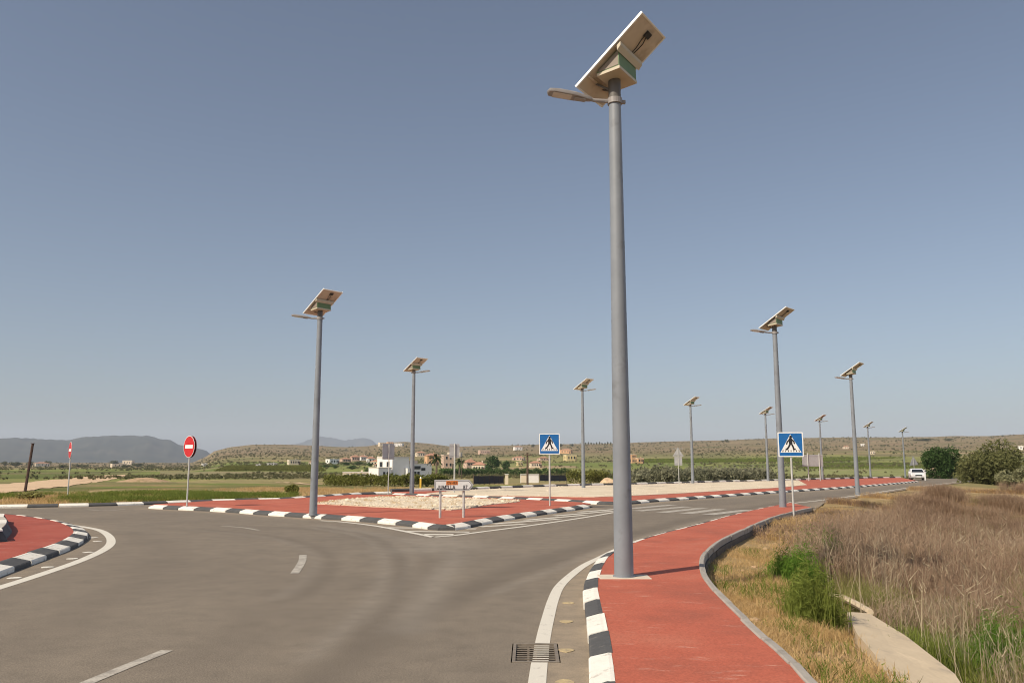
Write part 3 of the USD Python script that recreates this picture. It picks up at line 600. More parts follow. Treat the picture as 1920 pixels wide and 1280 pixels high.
kerb(AO, 'black and white kerb around the roundabout apron', .92, True, prof=[(0, -.12), (0, .07), (.02, .085), (.24, .135), (.27, .14), (.32, .14), (.32, -.12)])
ED = [(0, .03), (0, .135), (.012, .147), (.075, .147), (.086, .135), (.086, .03)]
kerb(PE[int(np.argmin(np.abs(PE[:, 1] - 3.0))):], 'dark rough footing under the path edging, outer face shade painted in', 3.0, True, prof=[(-.02, -.6), (-.015, .026), (.07, .026), (.07, -.6)], mats=('edging_dark_shaded', 'edging_dark_shaded'), name='edging_footing')
kerb(PE[int(np.argmin(np.abs(PE[:, 1] - 3.0))):], 'plain concrete edging between the red path and the grass verge', 1.0, True, prof=ED, mats=('edging_stone', 'edging_stone'), name='edging')

# red surfaces
def surf(poly, z, label, m='red_paving', name='red_pavement', step=.8):
    tag(part(name, sheet(poly, z, step), m), label, 'pavement', kind='structure')
surf(path.difference(LineString(PK).buffer(.178)).difference(LineString(PE).buffer(.07)), .125, 'red painted footpath curving away in the foreground', step=.3, name='footpath')
surf(isl1.difference(LineString(I1F).buffer(.20)), .128, 'red paved splitter island in the middle of the junction')
surf(isl2.difference(LineString(K2).buffer(.20)), .128, 'red paved strip along the far side of the road', step=1.5)
surf(apron.difference(LineString(AO).buffer(.29)), .13, 'red roundabout apron at the left edge', 'red_apron')
# gravel areas, standing a little proud with their own thickness
gv1 = Polygon(spline(GP([(592, 945), (640, 937.5), (735, 931.8), (830, 933.5), (905, 936.2), (975, 939.3), (915, 947), (846, 956.5), (800, 954.5), (700, 950.5), (645, 947.5), (592, 945)], .12), .5)).buffer(0)
gv2 = Polygon(np.vstack([spline(GP([(800, 925.5), (900, 929), (1040, 931), (1115, 932), (1184, 929.5), (1284, 924.5), (1396, 917.5), (1457, 914.3), (1513, 909)], .12), 1.0), offset(K3, -.08)[(K3[:, 0] > G(850, 922.5)[0]) & (K3[:, 0] < G(1500, 901.8)[0])][::-1]])).buffer(0)
for g, lb, nst in ((gv1, 'pale gravel bed in the splitter island', 1500), (gv2, 'long pale gravel bed on the far side of the road', 0)):
    m = sheet(g, .17, .35 if nst else 1.2, zf=lambda x, y: .15 + .035 * np.clip(shapely.distance(g.boundary, shapely.points(x, y)) / .6, 0, 1) * (1 + .6 * fbm2(x, y, 1.2, 40)))
    sk = [np.array(r.coords)[:, :2] for gg in getattr(g, 'geoms', [g]) for r in [gg.exterior]]
    wall = []
    for c in sk:
        n = len(c); v = np.vstack([np.c_[c, np.full(n, .15)], np.c_[c, np.full(n, .10)]]); wall.append(trimesh.Trimesh(v, [f for i in range(n - 1) for f in ((i, n + i, n + i + 1), (i, n + i + 1, i + 1))], process=False))
    tag(part('gravel_bed', cat([m] + wall), 'gravel_bed'), lb, 'gravel bed', kind='structure')
def pebble(seed):
    m = trimesh.creation.icosphere(1, .5); n = meshkit.fbm(m.vertices * 2.2 + seed, 2, seed) - .5
    m.vertices = m.vertices * (1 + .7 * n[:, None]) * [1, .8, .55]; return m
def scatter(poly, n, r):
    x0, y0, x1, y1 = poly.bounds; out = np.zeros((0, 2))
    while len(out) < n:
        q = np.stack([r.uniform(x0, x1, n * 3), r.uniform(y0, y1, n * 3)], 1); out = np.vstack([out, q[shapely.contains_xy(poly, q[:, 0], q[:, 1])]])
    return out[:n]
simple('pebble', (.64, .55, .42), .9, .2, 3.0)
p = np.vstack([scatter(gv1, 5200, rng), scatter(gv2, 2500, rng)])
instancer('gravel', [('pebble', pebble(k), 'pebble') for k in range(4)], np.c_[p, np.full(len(p), .175)], rng.uniform(0, 6.3, len(p)), rng.lognormal(-3.25, .55, len(p)), rng.integers(0, 4, len(p)), 'loose pale stones lying on the gravel beds', 'gravel')

# raised centre of the roundabout at the left edge
rc = spline(np.vstack([[(-22, 13.2), (-17.5, 13.0), (-13.5, 14.6)], GP([(0, 1016), (12, 1009), (20, 1000), (22, 993), (14, 984), (0, 976)], .14), [(-20.5, 26.6), (-25, 27)]]), .25)
kerb(rc, 'raised kerb of the roundabout centre, shade of its face painted dark', 1.6, True, prof=[(0, .0), (0, .14), (.03, .18), (.13, .34), (.40, .34), (.40, .0)], mats=('kerb_dark', 'kerb_dark'))  # the kerb is plain and pale; dark blocks paint in the shade on its face
kerb(rc, 'pale coping slabs on the raised roundabout centre', 1.6, True, prof=[(.12, .342), (.12, .372), (.42, .385), (.46, .385), (.46, .342)], mats=('kerb_white', 'kerb_stone'), name='coping')
tag(part('roundabout_centre', sheet(Polygon(np.vstack([offset(rc, .3), [[-28, 24], [-28, 16]]])).buffer(0), .36, .8), 'gravel_bed'), 'gravel top of the raised roundabout centre', 'roundabout', kind='structure')


# ------------------------------------------------------------------ street lamps
def zat(P, py):
    """height above the ground datum of the sight line through row py at plan point P"""
    r = math.hypot(P[0], P[1]); u = 0.0
    # solve for the ray whose plan direction passes P
    a = math.atan2(P[0], P[1]); v = (640 - py) / F
    c = (math.cos(TH) - v * math.sin(TH)); return HC + P[1] / c * (math.sin(TH) + v * math.cos(TH))
def lamp(label, pos, az, tilt, arm_az, group='solar street lamps around the junction', cz=7.94, sc=1.0, ln=0.0, foot=False):
    t = thing('solar_street_lamp', label, 'street lamp', pos, 0, group, scale=(sc, sc, sc))
    part('pole', tube([(0, 0, -.05), (0, 0, 2.5), (0, 0, 5.0), (0, 0, 7.36)], [.142, .127, .110, .094], 24), 'pole_paint', t, smooth=40)
    if foot: part('footing', rbox((.74, .46, .05), .006, (0, 0, -.018)), 'footing', t)
    part('collar', tube([(0, 0, -.02), (0, 0, .02)], [.165, .16], 24), 'pole_paint', t)
    part('sleeve', tube([(0, 0, 7.30), (0, 0, cz - .28)], [.099, .099], 20), 'bracket_dark', t, smooth=40)  # upper pole in dark colour, standing for the shade cast by the panel
    part('clamp', cat([tube([(0, 0, 7.24), (0, 0, 7.33)], [.116, .116], 20), box((.05, .34, .05), (0, 0, 7.285), Rz(arm_az - math.pi / 2))]), 'lamp_grey', t)
    a, tl = math.radians(az), math.radians(tilt)
    u = np.array([math.cos(a) * math.cos(tl), math.sin(a) * math.cos(tl), math.sin(tl)]); r = np.array([-math.sin(a), math.cos(a), 0.]); n = np.cross(u, r)
    if n[2] < 0: r = -r; n = -n
    R = np.stack([u, r, n], 1); C = np.array([.10, -.04, cz]); LX, WX = 1.47, .90
    def P(size, c, bev=.004): return rbox(size, bev, C + R @ np.array(c), R)
    sp = part('solar_panel', P((LX - .06, WX - .06, .012), (0, 0, -.012), .002), 'panel_back', t)
    part('frame', cat([P((LX, .03, .042), (0, WX / 2 - .015, 0)), P((LX, .03, .042), (0, -WX / 2 + .015, 0)), P((.03, WX - .061, .042), (LX / 2 - .015, 0, 0)), P((.03, WX - .061, .042), (-LX / 2 + .015, 0, 0))]), 'panel_frame', sp)
    part('cells', P((LX - .064, WX - .064, .008), (0, 0, .008), .001), 'panel_cells', sp)
    part('junction_box', P((.10, .14, .035), (.56, .02, -.037)), 'cable', sp)
    for sy in (-.03, .03):
        cc = [(.52, sy, -.035), (.42, sy * 1.6 + .02, -.045), (.30, sy + .05, -.035), (.17, sy * .6 + .03, -.04), (.05, sy + .02, -.05)]
        part('wire', tube([C + R @ np.array(q) for q in cc], .008, 6), 'cable', sp)
    hx = np.array([math.cos(a), math.sin(a), 0.]); rr_ = np.array([-math.sin(a), math.cos(a), 0.]); tt = math.tan(tl); h0 = float(C @ hx)
    zp = lambda h: C[2] + (h - h0) * tt - .045 / math.cos(tl)
    def wedge(hs, w): return trimesh.convex.convex_hull(np.array([hx * h + rr_ * y + [0, 0, z] for h, z in hs for y in (-w, w)]))
    bx = part('battery_box', wedge([(.235, cz - .24), (.235, zp(.235)), (-.16, zp(-.16)), (-.14, cz - .28)], .31), 'box_green', t)
    part('floor_plate', wedge([(.245, cz - .285), (.245, cz - .24), (-.15, cz - .28), (-.15, cz - .325)], .32), 'box_cream', bx)
    part('lid', wedge([(.245, zp(.245)), (.245, zp(.245) - .085), (.305, zp(.305) - .06), (.305, zp(.305))], .40), 'box_cream', bx)
    part('side_plate', wedge([(.22, cz - .22), (.22, zp(.22) - .02), (-.12, zp(-.12)), (-.12, cz - .26)], .316), 'box_side_shaded', bx)
    for sy in (-.3, .3): part('rail', P((.035, WX * .9, .02), (sy - .18, 0, -.03)), 'panel_back', t)
    part('strut', tube([np.array([0, 0, 7.45]), C + R @ np.array([-.50, .12, -.03])], .018, 8), 'bracket_dark', t)
    part('strut', tube([np.array([0, 0, 7.45]), C + R @ np.array([-.50, -.12, -.03])], .018, 8), 'bracket_dark', t)
    d = np.array([math.cos(arm_az), math.sin(arm_az), 0.]); ax = Rz(arm_az)
    part('lamp_arm', tube([d * .08 + [0, 0, 7.285], d * (.32 - ln) + [0, 0, 7.285], d * (.48 - ln) + [0, 0, 7.31]], [.032, .030, .030], 10), 'lamp_grey', t, smooth=40)
    # luminaire: flat tapering head
    Rt = ax @ Ry(-math.radians(7)); c0 = d * (.40 - ln) + np.array([0, 0, 7.305])
    out = np.array([(-.02, .045), (.10, .07), (.22, .11), (.58, .12), (.67, .09), (.69, 0)]); oo = np.vstack([out, out[::-1][1:] * [1, -1]])
    v = []
    for z, sc in ((-.028, .96), (-.008, 1.0), (.018, .98), (.042, .72)):
        cc = oo.copy(); cx = .36; cc[:, 0] = cx + (cc[:, 0] - cx) * sc; cc[:, 1] *= sc; v += [(a_, b_, z) for a_, b_ in cc]
    hd = trimesh.convex.convex_hull(np.array(v)); h = part('lamp_head', xform(hd, Rt, c0), 'lamp_grey', t, smooth=35)
    part('lens', xform(rbox((.30, .17, .014), .004, (.45, 0, -.032)), Rt, c0), 'lamp_lens', h)
    part('driver_housing', xform(rbox((.18, .11, .03), .008, (.16, 0, -.036)), Rt, c0), 'lamp_grey', h)
    return t
LEFT, RIGHTW = math.radians(186), math.radians(-12)
near_lamp = lamp('large solar street lamp standing on the red path in the foreground', (*G(1170, 1081, .125), .125), -33, 38, math.radians(188), foot=True)
l2 = lamp('solar street lamp at the kerb of the splitter island, left of the gravel', (*(G(581, 965, .14) + [0, .45]), .13), -41, 32, LEFT, cz=7.88, sc=.91, ln=.02)
def at_dist(px, py_top, y):          # plan point at forward distance y seen in column px
    d = ray(px, 870); return np.array([d[0] / d[1] * y, y])
p = G(1468, 950, .125); dup(l2, (*p, .125), 0, (.96,) * 3, label='solar street lamp where the red path ends, behind the right pedestrian sign')
p = at_dist(1605, 0, 52.0); dup(l2, (*p, -.03), 0, (.985,) * 3, label='solar street lamp on the dry verge right of the road, arm over the road')
l3 = lamp('solar street lamp behind the gravel bed, beside the white villa', (*at_dist(773, 0, 50.6), .1), -43, 30, RIGHTW, cz=7.76, ln=.05)
for px, y, lb in ((1093.5, 61.5, 'solar street lamp on the far kerb between left pedestrian sign and foreground lamp'), (1298, 77.5, 'solar street lamp on the far kerb beside the pointed grey sign back'),
                  (1439, 90.5, 'solar street lamp on the far kerb just left of the right pedestrian sign'), (1541, 104.5, 'solar street lamp next to the big grey panel back'),
                  (1631, 121, 'second farthest solar street lamp, just right of the verge lamp'), (1696, 138, 'farthest and smallest solar street lamp, just left of the white car')):
    dup(l3, (*at_dist(px, 0, y), -.02), label=lb)

# ------------------------------------------------------------------ signs
def pole_post(t, h, r=.035, m='sign_pole', base=True, x=0.0, y=0.0):
    part('post', tube([(x, y, -.15), (x, y, h)], r, 12), m, t, smooth=40)
def plate(poly, z0, z1):        # a flat shape in the xz plane facing -y, from depth z0 to z1 in front
    m = extrude(poly, z1 - z0); m.apply_transform(np.array([[1, 0, 0, 0], [0, 0, -1, -z0], [0, 1, 0, 0], [0, 0, 0, 1.]])); return m
def rrect(w, h, r, cx=0, cy=0): return shapely.box(cx - w / 2 + r, cy - h / 2 + r, cx + w / 2 - r, cy + h / 2 - r).buffer(r, 6)
def walker():
    """walking figure, unit height, feet at 0"""
    L = lambda pts, w: LineString(pts).buffer(w, 5)
    return unary_union([Point(.02, .89).buffer(.095, 8), L([(.0, .72), (.01, .45)], .12), L([(-.02, .75), (-.22, .55), (-.27, .40)], .047), L([(.05, .75), (.22, .58), (.25, .44)], .047),
                        L([(-.03, .42), (-.12, .22), (-.25, .03), (-.31, .03)], .058), L([(.05, .42), (.15, .22), (.20, .03), (.28, .03)], .058)])
def ped_sign(label, pos, zb, zt, rot):
    t = thing('pedestrian_crossing_sign', label, 'road sign', pos, rot, 'blue pedestrian crossing signs'); S = zt - zb; c = (zb + zt) / 2 - pos[2]
    mv = lambda m: xform(m, None, (0, 0, c))
    pole_post(t, c + S * .46)
    sp = part('sign_plate', mv(plate(rrect(S, S, .03), .040, .050)), 'sign_white', t)
    part('blue_field', mv(plate(rrect(S * .91, S * .91, .02), .051, .053)), 'sign_blue', sp)
    tri = Polygon([(-.415 * S, -.33 * S), (.415 * S, -.33 * S), (0, .415 * S)]); part('triangle', mv(plate(tri, .0535, .0555)), 'sign_white', sp)
    part('pedestrian_figure', mv(xform(plate(shapely.affinity.scale(walker(), .58 * S, .58 * S, origin=(0, 0)), .0565, .0585), None, (0, 0, -.21 * S))), 'sign_black', sp)
    for k in range(7):
        x = (-.33 + .11 * k) * S; part('crossing_stripe', mv(plate(Polygon([(x - .012 * S, -.30 * S), (x + .02 * S, -.30 * S), (x * .93 + .02 * S, -.225 * S), (x * .93 - .012 * S, -.225 * S)]), .0565, .0585)), 'sign_black', sp)
    part('bracket', mv(cat([box((.16, .012, .04), (0, -.034, .2)), box((.16, .012, .04), (0, -.034, -.2))])), 'sign_back', t)
    return t

p = G(1031, 947.5, .13); ped_sign('blue pedestrian crossing sign on the splitter island, left of the foreground lamp', (*p, .1), zat(p, 851.5), zat(p, 812.5), math.radians(-3))
p = G(1489, 975, -.12); ped_sign('blue pedestrian crossing sign on the grass verge at the end of the red path', (*p, -.15), zat(p, 856), zat(p, 810), math.radians(-10))
# no entry signs
def no_entry(label, pos, zc, rad, rot, twin=True):
    t = thing('no_entry_sign', label, 'road sign', pos, rot); h = zc - pos[2]; pole_post(t, h + rad * .5, .03)
    mv = lambda m: xform(m, None, (0, 0, h))
    sp = part('sign_disc', mv(plate(Point(0, 0).buffer(rad, 20), .036, .046)), 'sign_white', t)
    part('red_face', mv(plate(Point(0, 0).buffer(rad * .96, 20), .0465, .049)), 'sign_red', sp)
    part('white_bar', mv(plate(shapely.box(-rad * .72, -rad * .17, rad * .72, rad * .17), .0495, .0515)), 'sign_white', sp)
    if twin: part('rear_disc', mv(plate(Point(0, 0).buffer(rad, 20), -.052, -.042)), 'red_dark', t)
    return t
p = G(350, 950, .12); no_entry('no entry sign with white bar on the left end of the splitter island', (*p, .12), zat(p, 837), .43, math.radians(-41))
p, _ = hit(126, 938); no_entry('no entry sign seen nearly edge on behind the far left kerb', (*p[:2], p[2]), zat(p, 843.5), .42, math.radians(-53), False)
# direction sign
p0, p1 = G(825, 970.3, .13), G(869, 969.7, .13); c = (p0 + p1) / 2; rot = math.atan2(*(p1 - p0)[::-1]) 
d = np.linalg.norm(p1 - p0); s = d / 44.0
t = thing('direction_sign', 'white arrow shaped direction sign to Jumilla on two short posts', 'road sign', (*c, .12), rot)
zb, ztp = zat(c, 918.5) - .12, zat(c, 899.5) - .12
for x in (-d / 2, d / 2): part('post', tube([(x, 0, -.1), (x, 0, ztp - .05)], .04, 10), 'sign_pole', t, smooth=40)
xl, xr = -d / 2 - 11 * s, d / 2 + 17 * s; hh = ztp - zb; zc = (zb + ztp) / 2; mv = lambda m: xform(m, None, (0, 0, zc))
arrow = Polygon([(xl, -hh / 2), (xr - hh * .42, -hh / 2), (xr, 0), (xr - hh * .42, hh / 2), (xl, hh / 2)])
sp = part('sign_plate', mv(plate(arrow.buffer(.015).buffer(-.0), .042, .075)), 'sign_back', t)
part('white_face', mv(plate(arrow.buffer(-.008), .0755, .078)), 'sign_white', sp)
part('rim', mv(plate(arrow.buffer(-.02).difference(arrow.buffer(-.035)), .0785, .080)), 'sign_black', sp)
def text_on(tx, hgt, x, z, m, name, parent, depth=.0815, bold=True, wmax=None):
    g = meshkit.text_mesh(tx, hgt, .002, bold); 
    if wmax: 
        w = g.bounds[1][0] - g.bounds[0][0]; g.apply_scale([wmax / w, 1, 1])
    g.apply_translation((x - g.bounds[0][0], z, 0)); g.apply_transform(np.array([[1, 0, 0, 0], [0, 0, -1, -depth], [0, 1, 0, 0], [0, 0, 0, 1.]])); part(name, mv(g), m, parent)
text_on('JUMILLA', hh * .36, xl + .07, -hh * .38, 'sign_black', 'lettering', sp, wmax=s * 34)
text_on('87', hh * .36, xl + s * 53, -hh * .38, 'sign_black', 'lettering', sp, wmax=s * 8)
part('route_panel', mv(plate(shapely.box(xl + s * 21, hh * .02, xl + s * 43, hh * .44), .0785, .081)), 'sign_orange', sp)
text_on('CV-83', hh * .24, xl + s * 23, hh * .11, 'sign_black', 'lettering', sp, depth=.082, wmax=s * 18)
part('top_batten', mv(box((xr - xl - .3, .03, .03), (-.1, -.025, hh / 2 - .03))), 'sign_back', t)
# signs seen from behind
def back_sign(name, label, pos, rot, shapes, zpost, r=.03, posts=(0.0,), m='sign_back'):
    t = thing(name, label, 'road sign', pos, rot)
    for i, x in enumerate(posts): part('post', tube([(x, -.045, -.2), (x, -.045, zpost - pos[2])], r, 10), 'sign_pole', t, smooth=40)
    for nm, poly in shapes:
        part(nm, xform(plate(poly, 0, .012), None, (0, .012, -pos[2])), m, t)
        b = poly.bounds; part('stiffener', cat([box((b[2] - b[0] - .02, .02, .03), ((b[0] + b[2]) / 2, -.011, b[3] - .12 - pos[2])), box((b[2] - b[0] - .02, .02, .03), ((b[0] + b[2]) / 2, -.011, b[1] + .12 - pos[2]))]), m, t)
    return t
def wpx(p, n): return n / F * math.hypot(p[0], p[1])
p = at_dist(728, 0, 49.5); w = wpx(p, 13); back_sign('grey_sign_back', 'narrow grey back of a square sign before the villa tower', (*p, .0), math.radians(48), [('sign_plate', shapely.box(-.45, zat(p, 861), .45, zat(p, 831.5)))], zat(p, 832))
p = at_dist(852, 0, 50.5); back_sign('grey_sign_back', 'grey square sign back standing behind the direction sign', (*p, .0), math.radians(12), [('sign_plate', shapely.box(-wpx(p, 9.5), zat(p, 858), wpx(p, 9.5), zat(p, 832)))], zat(p, 831), r=.045)
p = at_dist(1272, 0, 72.0); back_sign('grey_sign_back', 'pointed grey sign back above a narrow plate beside the far kerb', (*p, .0), 0, [('sign_plate', Polygon([(-wpx(p, 10), zat(p, 855)), (wpx(p, 10), zat(p, 855)), (0, zat(p, 838))])), ('lower_plate', shapely.box(-wpx(p, 7), zat(p, 872), wpx(p, 7), zat(p, 856)))], zat(p, 841))
p = at_dist(1524, 0, 95.0); back_sign('panel_sign_back', 'big pale panel back on two posts beyond the pedestrian sign', (*p, -.05), math.radians(6), [('sign_plate', shapely.box(-wpx(p, 19), zat(p, 874), wpx(p, 19), zat(p, 852)))], zat(p, 849), r=.06, posts=(-wpx(p, 9), wpx(p, 12)))
p = at_dist(1713, 0, 116.0); back_sign('grey_sign_back', 'grey triangular sign back standing above the white car', (*p, -.05), math.radians(20), [('sign_plate', Polygon([(-wpx(p, 9), zat(p, 873)), (wpx(p, 10), zat(p, 870)), (0, zat(p, 854))]))], zat(p, 857))
# posts
p, _ = hit(45, 929); top = zat(p, 831)
t = thing('post', 'dark leaning steel post left of the edge on no entry sign', 'post', p); part('shaft', tube([(0, 0, -.3), (.27, .05, top - p[2])], [.095, .085], 8), 'rust_post', t); part('cap', box((.2, .2, .03), (.27, .05, top - p[2])), 'rust_post', t)
p, _ = hit(788.5, 922.5); t = thing('marker_post', 'short yellow marker post in front of the villa hedge', 'marker post', p); part('shaft', tube([(0, 0, -.2), (0, 0, .95)], .07, 10), 'yellow_post', t); part('reflector', tube([(0, 0, .95), (0, 0, 1.05)], [.07, .03], 10), 'sign_white', t)
p = G(1735, 900, 0); t = thing('marker_post', 'white marker post right beside the white car', 'marker post', (*p, 0)); part('shaft', box((.15, .12, 1.35), (0, 0, .67)), 'sign_white', t); part('reflector', box((.11, .03, .22), (0, -.065, 1.15)), 'sign_black', t)
for px, py, hpx, lb in ((1803, 897, 8, 'left one of two short white posts before the large tree'), (1813, 896.5, 9, 'right one of two short white posts before the large tree')):
    p = G(px, py, 0); t = thing('marker_post', lb, 'marker post', (*p, 0)); hgt = hpx / F * np.linalg.norm(p); part('shaft', box((.22, .16, hgt), (0, 0, hgt / 2)), 'sign_white', t); part('reflector', box((.16, .03, .18), (0, -.09, hgt * .8)), 'sign_black', t)

# ------------------------------------------------------------------ white car
def car(pos, rot):
    t = thing('car', 'small white car coming along the road from the far right', 'car', pos, rot)   # local: front towards -y
    side = [(-1.95, .35), (-1.98, .62), (-1.85, .80), (-1.05, .95), (-.45, 1.36), (.2, 1.47), (1.2, 1.45), (1.75, 1.30), (1.95, .95), (1.98, .40), (1.9, .28), (-1.85, .28)]
    m = trimesh.creation.extrude_polygon(Polygon(side), 1.68, engine='earcut'); v = m.vertices.copy()
    z = v[:, 1]; w = np.where(z > 1.0, .80, 1.0); x = (v[:, 2] - .84) * w
    body = trimesh.Trimesh(np.stack([x, v[:, 0], z], 1), m.faces); body.fix_normals(); part('body', body, 'car_white', t)
    def quad(P, name, mt): 
        P = np.array(P, float); part(name, (P, np.array([[0, 1, 2, 3]])), mt, t)
    quad([(-.72, -1.03, .985), (.72, -1.03, .985), (.60, -.49, 1.355), (-.60, -.49, 1.355)], 'windscreen', 'car_glass')
    for s in (-1, 1):
        part('side_window', box((.02, 1.5, .30), (s * .735, .5, 1.16), Ry(-s * .35)), 'car_glass', t)
        part('headlight', rbox((.34, .08, .16), .02, (s * .60, -1.93, .70)), 'headlamp', t)
        part('mirror', rbox((.16, .08, .12), .02, (s * .93, -.85, 1.02)), 'car_white', t)
        for yy in (-1.25, 1.22):
            wh = part('wheel', tube([(s * .66, yy, .31), (s * .86, yy, .31)], .31, 18), 'tyre', t); part('rim', tube([(s * .855, yy, .31), (s * .868, yy, .31)], .19, 14), 'chrome', wh)
    part('grille', rbox((.8, .04, .16), .01, (0, -1.97, .62)), 'tyre', t); part('bumper', rbox((1.66, .12, .22), .04, (0, -1.95, .42)), 'sign_back', t)
    part('number_plate', box((.5, .02, .11), (0, -2.02, .45)), 'sign_white', t)
p = G(1720, 899.5); car((*p, 0), math.radians(-20))

# ------------------------------------------------------------------ foliage
def leaves(P, size, r, asp=.45):
    n = len(P); a = r.normal(size=(n, 3)); a /= np.linalg.norm(a, axis=1, keepdims=True); b = r.normal(size=(n, 3)); b -= a * (a * b).sum(1, keepdims=True); b /= np.linalg.norm(b, axis=1, keepdims=True)
    s = (size * r.lognormal(0, .3, n))[:, None]
    v = np.stack([P - a * s, P + b * s * asp, P + a * s, P - b * s * asp], 1).reshape(-1, 3); i = np.arange(n)[:, None] * 4
    return trimesh.Trimesh(v, np.vstack([i + [0, 1, 2], i + [0, 2, 3]]), process=False)
def crown_points(n, W, D, H, z0, r, lumps=14, edge=.55):
    c = r.normal(size=(lumps, 3)); c /= np.linalg.norm(c, axis=1, keepdims=True); c *= r.uniform(.35, .72, (lumps, 1)); k = r.integers(0, lumps, n); rad = r.uniform(.24, .46, lumps)[k]
    d = r.normal(size=(n, 3)); d /= np.linalg.norm(d, axis=1, keepdims=True); P = c[k] + d * (rad * r.uniform(edge, 1.0, n) ** .5)[:, None]
    P *= [W / 2, D / 2, H / 2]; P[:, 2] += z0 + H / 2; P += r.normal(size=P.shape) * [W * .025, D * .025, H * .03]; P[:, 2] = np.maximum(P[:, 2], z0 * .3); return P
def tree_protos(name, label, W, H, mt, pos, n=2600, leaf=.13, seed=1, trunk=.12, group=None, catg='tree', z0=None, rot=0):
    r = np.random.default_rng(seed); t = thing(name, label, catg, pos, rot, group); z0 = .18 * H if z0 is None else z0
    ms = [tube([(0, 0, -.3), (.05, .02, z0 * .6), (.0, .05, z0 + H * .25)], [trunk, trunk * .8, trunk * .4], 8)]
    for k in range(6):
        a = r.uniform(0, 6.28); e = np.array([math.cos(a) * W * .28, math.sin(a) * W * .28, z0 + H * r.uniform(.25, .6)]); ms.append(tube([(0, 0, z0 * .5), e * [.4, .4, .6], e], [trunk * .5, trunk * .35, trunk * .12], 6))
    part('trunk', cat(ms), 'bark', t); part('crown', leaves(crown_points(n, W, W * .95, H - z0, z0, r), leaf, r), mt, t); return t
p, r_ = hit(1772, 894, 60); p = np.array([*at_dist(1772, 0, 122.), -.2]); s = 122 / F
tree_protos('tree', 'dense dark green tree at the bend of the far road', 76 * s, 66 * s, 'tree_green', p, 6500, .17, 3, .16, z0=-1.0)
p = np.array([*at_dist(1856, 0, 92.), -.2]); s = 92 / F * 1.05
tree_protos('tree', 'large olive green bushy tree at the right edge hiding the road', 150 * s, 76 * s, 'tree_olive', p, 11000, .16, 8, .2, z0=-1.1)
p = np.array([*at_dist(1826, 0, 104.), -.2]); s = 104 / F
tree_protos('tree', 'small tree between the dark tree and the large olive one', 60 * s, 60 * s, 'tree_olive', p, 4000, .15, 18, .14, z0=-.7)
for px, y, wpx_, hpx, lb, sd in ((1885, 84, 44, 30, 'yellow green shrub at the foot of the large olive tree', 5), (1918, 80, 40, 40, 'shrub at the right edge beneath the large olive tree', 6)):
    p = at_dist(px, 0, y); s = y / F; tree_protos('shrub', lb, wpx_ * s, hpx * s, 'shrub_olive', (*p, -.2), 900, .12, sd, .05, catg='shrub', z0=.05)

# row of grey-green shrubs behind the far kerb
r = np.random.default_rng(12); sh0 = [None] * 3; k = 0
for px in np.r_[np.arange(1192, 1445, 9.5), np.arange(1200, 1440, 14)]:
    first = k < 27; y = (r.uniform(98, 106) if first else r.uniform(110, 122)) + (px - 1190) * .05; q = at_dist(px + r.uniform(-3, 3), 0, y); z = float(T(q[0], q[1]))
    H = r.uniform(2.3, 3.0); j = k % 3
    lb = 'grey green shrub in the row behind the far kerb beyond the foreground lamp'
    if sh0[j] is None: sh0[j] = tree_protos('olive_shrub', lb, 2.9, 2.0, 'shrub_grey', (*q, z - .1), 700, .13, 40 + j, .05, 'shrubs behind the far kerb', 'shrub', .1)
    else: dup(sh0[j], (*q, z - .1), r.uniform(0, 6), (r.uniform(.8, 1.2),) * 2 + (H / 2,), label=lb)
    k += 1

# hedges and dark fences of the villa plots
def hedge(label, pts, h, dpt, mt, n, leaf=.11, seed=1, zoff=0.0):
    r = np.random.default_rng(seed); A = np.array(pts, float); t = thing('hedge', label, 'hedge', (*A[0], 0))
    L = resample(A, .5); P = []
    k = r.integers(0, len(L) - 1, n); f = r.uniform(0, 1, n)[:, None]; q = L[k] * (1 - f) + L[k + 1] * f; N = normals2(L)[k]
    hz_ = h * (1 + .14 * np.sin(k * .9) + .1 * r.normal(size=n)); u = r.uniform(-.5, .5, n)[:, None]; q = q + N * u * dpt
    P = np.c_[q - A[0], T(q[:, 0], q[:, 1]) + hz_ * np.sqrt(r.uniform(0, 1, n))]
    part('foliage', leaves(P, leaf, r), mt, t)
    st = [tube([(a[0] - A[0][0], a[1] - A[0][1], T(a[0], a[1]) - .1), (a[0] - A[0][0], a[1] - A[0][1], T(a[0], a[1]) + h * .7)], .03, 5) for a in L[::4]]
    part('stems', cat(st), 'bark', t)
def hp(px, py): return hit(px, py, 30)[0][:2]
def zh(px, y0, y1):
    p, rr = hit(px, y0, 30); return (y0 - y1) / F * rr
hedge('clipped brown green hedge in front of the white villa', [hp(612, 910.5), hp(680, 911.5), hp(760, 912), hp(838, 911.5)], zh(720, 911.5, 893), 1.2, 'hedge_green', 9000, .12, 2)
hedge('green hedge right of the small white wall, behind a far kerb lamp', [hp(1062, 908), hp(1100, 908), hp(1136, 907)], zh(1100, 908, 886), 1.4, 'hedge_green', 3200, .14, 3)
hedge('dark tall hedge line behind the villa plots', [hp(826, 893), hp(900, 891.5), hp(980, 891), hp(1068, 890.5)], zh(930, 892, 880), 2.0, 'tree_green', 8000, .24, 4)
def fence(label, p0, p1, h, npost):
    A, B = hp(*p0), hp(*p1); t = thing('fence', label, 'fence', (*A, 0)); d = B - A; L = np.linalg.norm(d); ang = math.atan2(d[1], d[0]); 
    for i in range(npost):
        q = d * i / (npost - 1); z = float(T(*(A + q))); part('post', box((.10, .10, h + .25), (q[0], q[1], z + h / 2), Rz(ang)), 'timber_post', t)
        if i < npost - 1:
            qm = d * (i + .5) / (npost - 1); zm = float(T(*(A + qm))); part('screen', box((L / (npost - 1) - .12, .04, h * .85), (qm[0], qm[1], zm + h * .5), Rz(ang)), 'fence_dark', t)
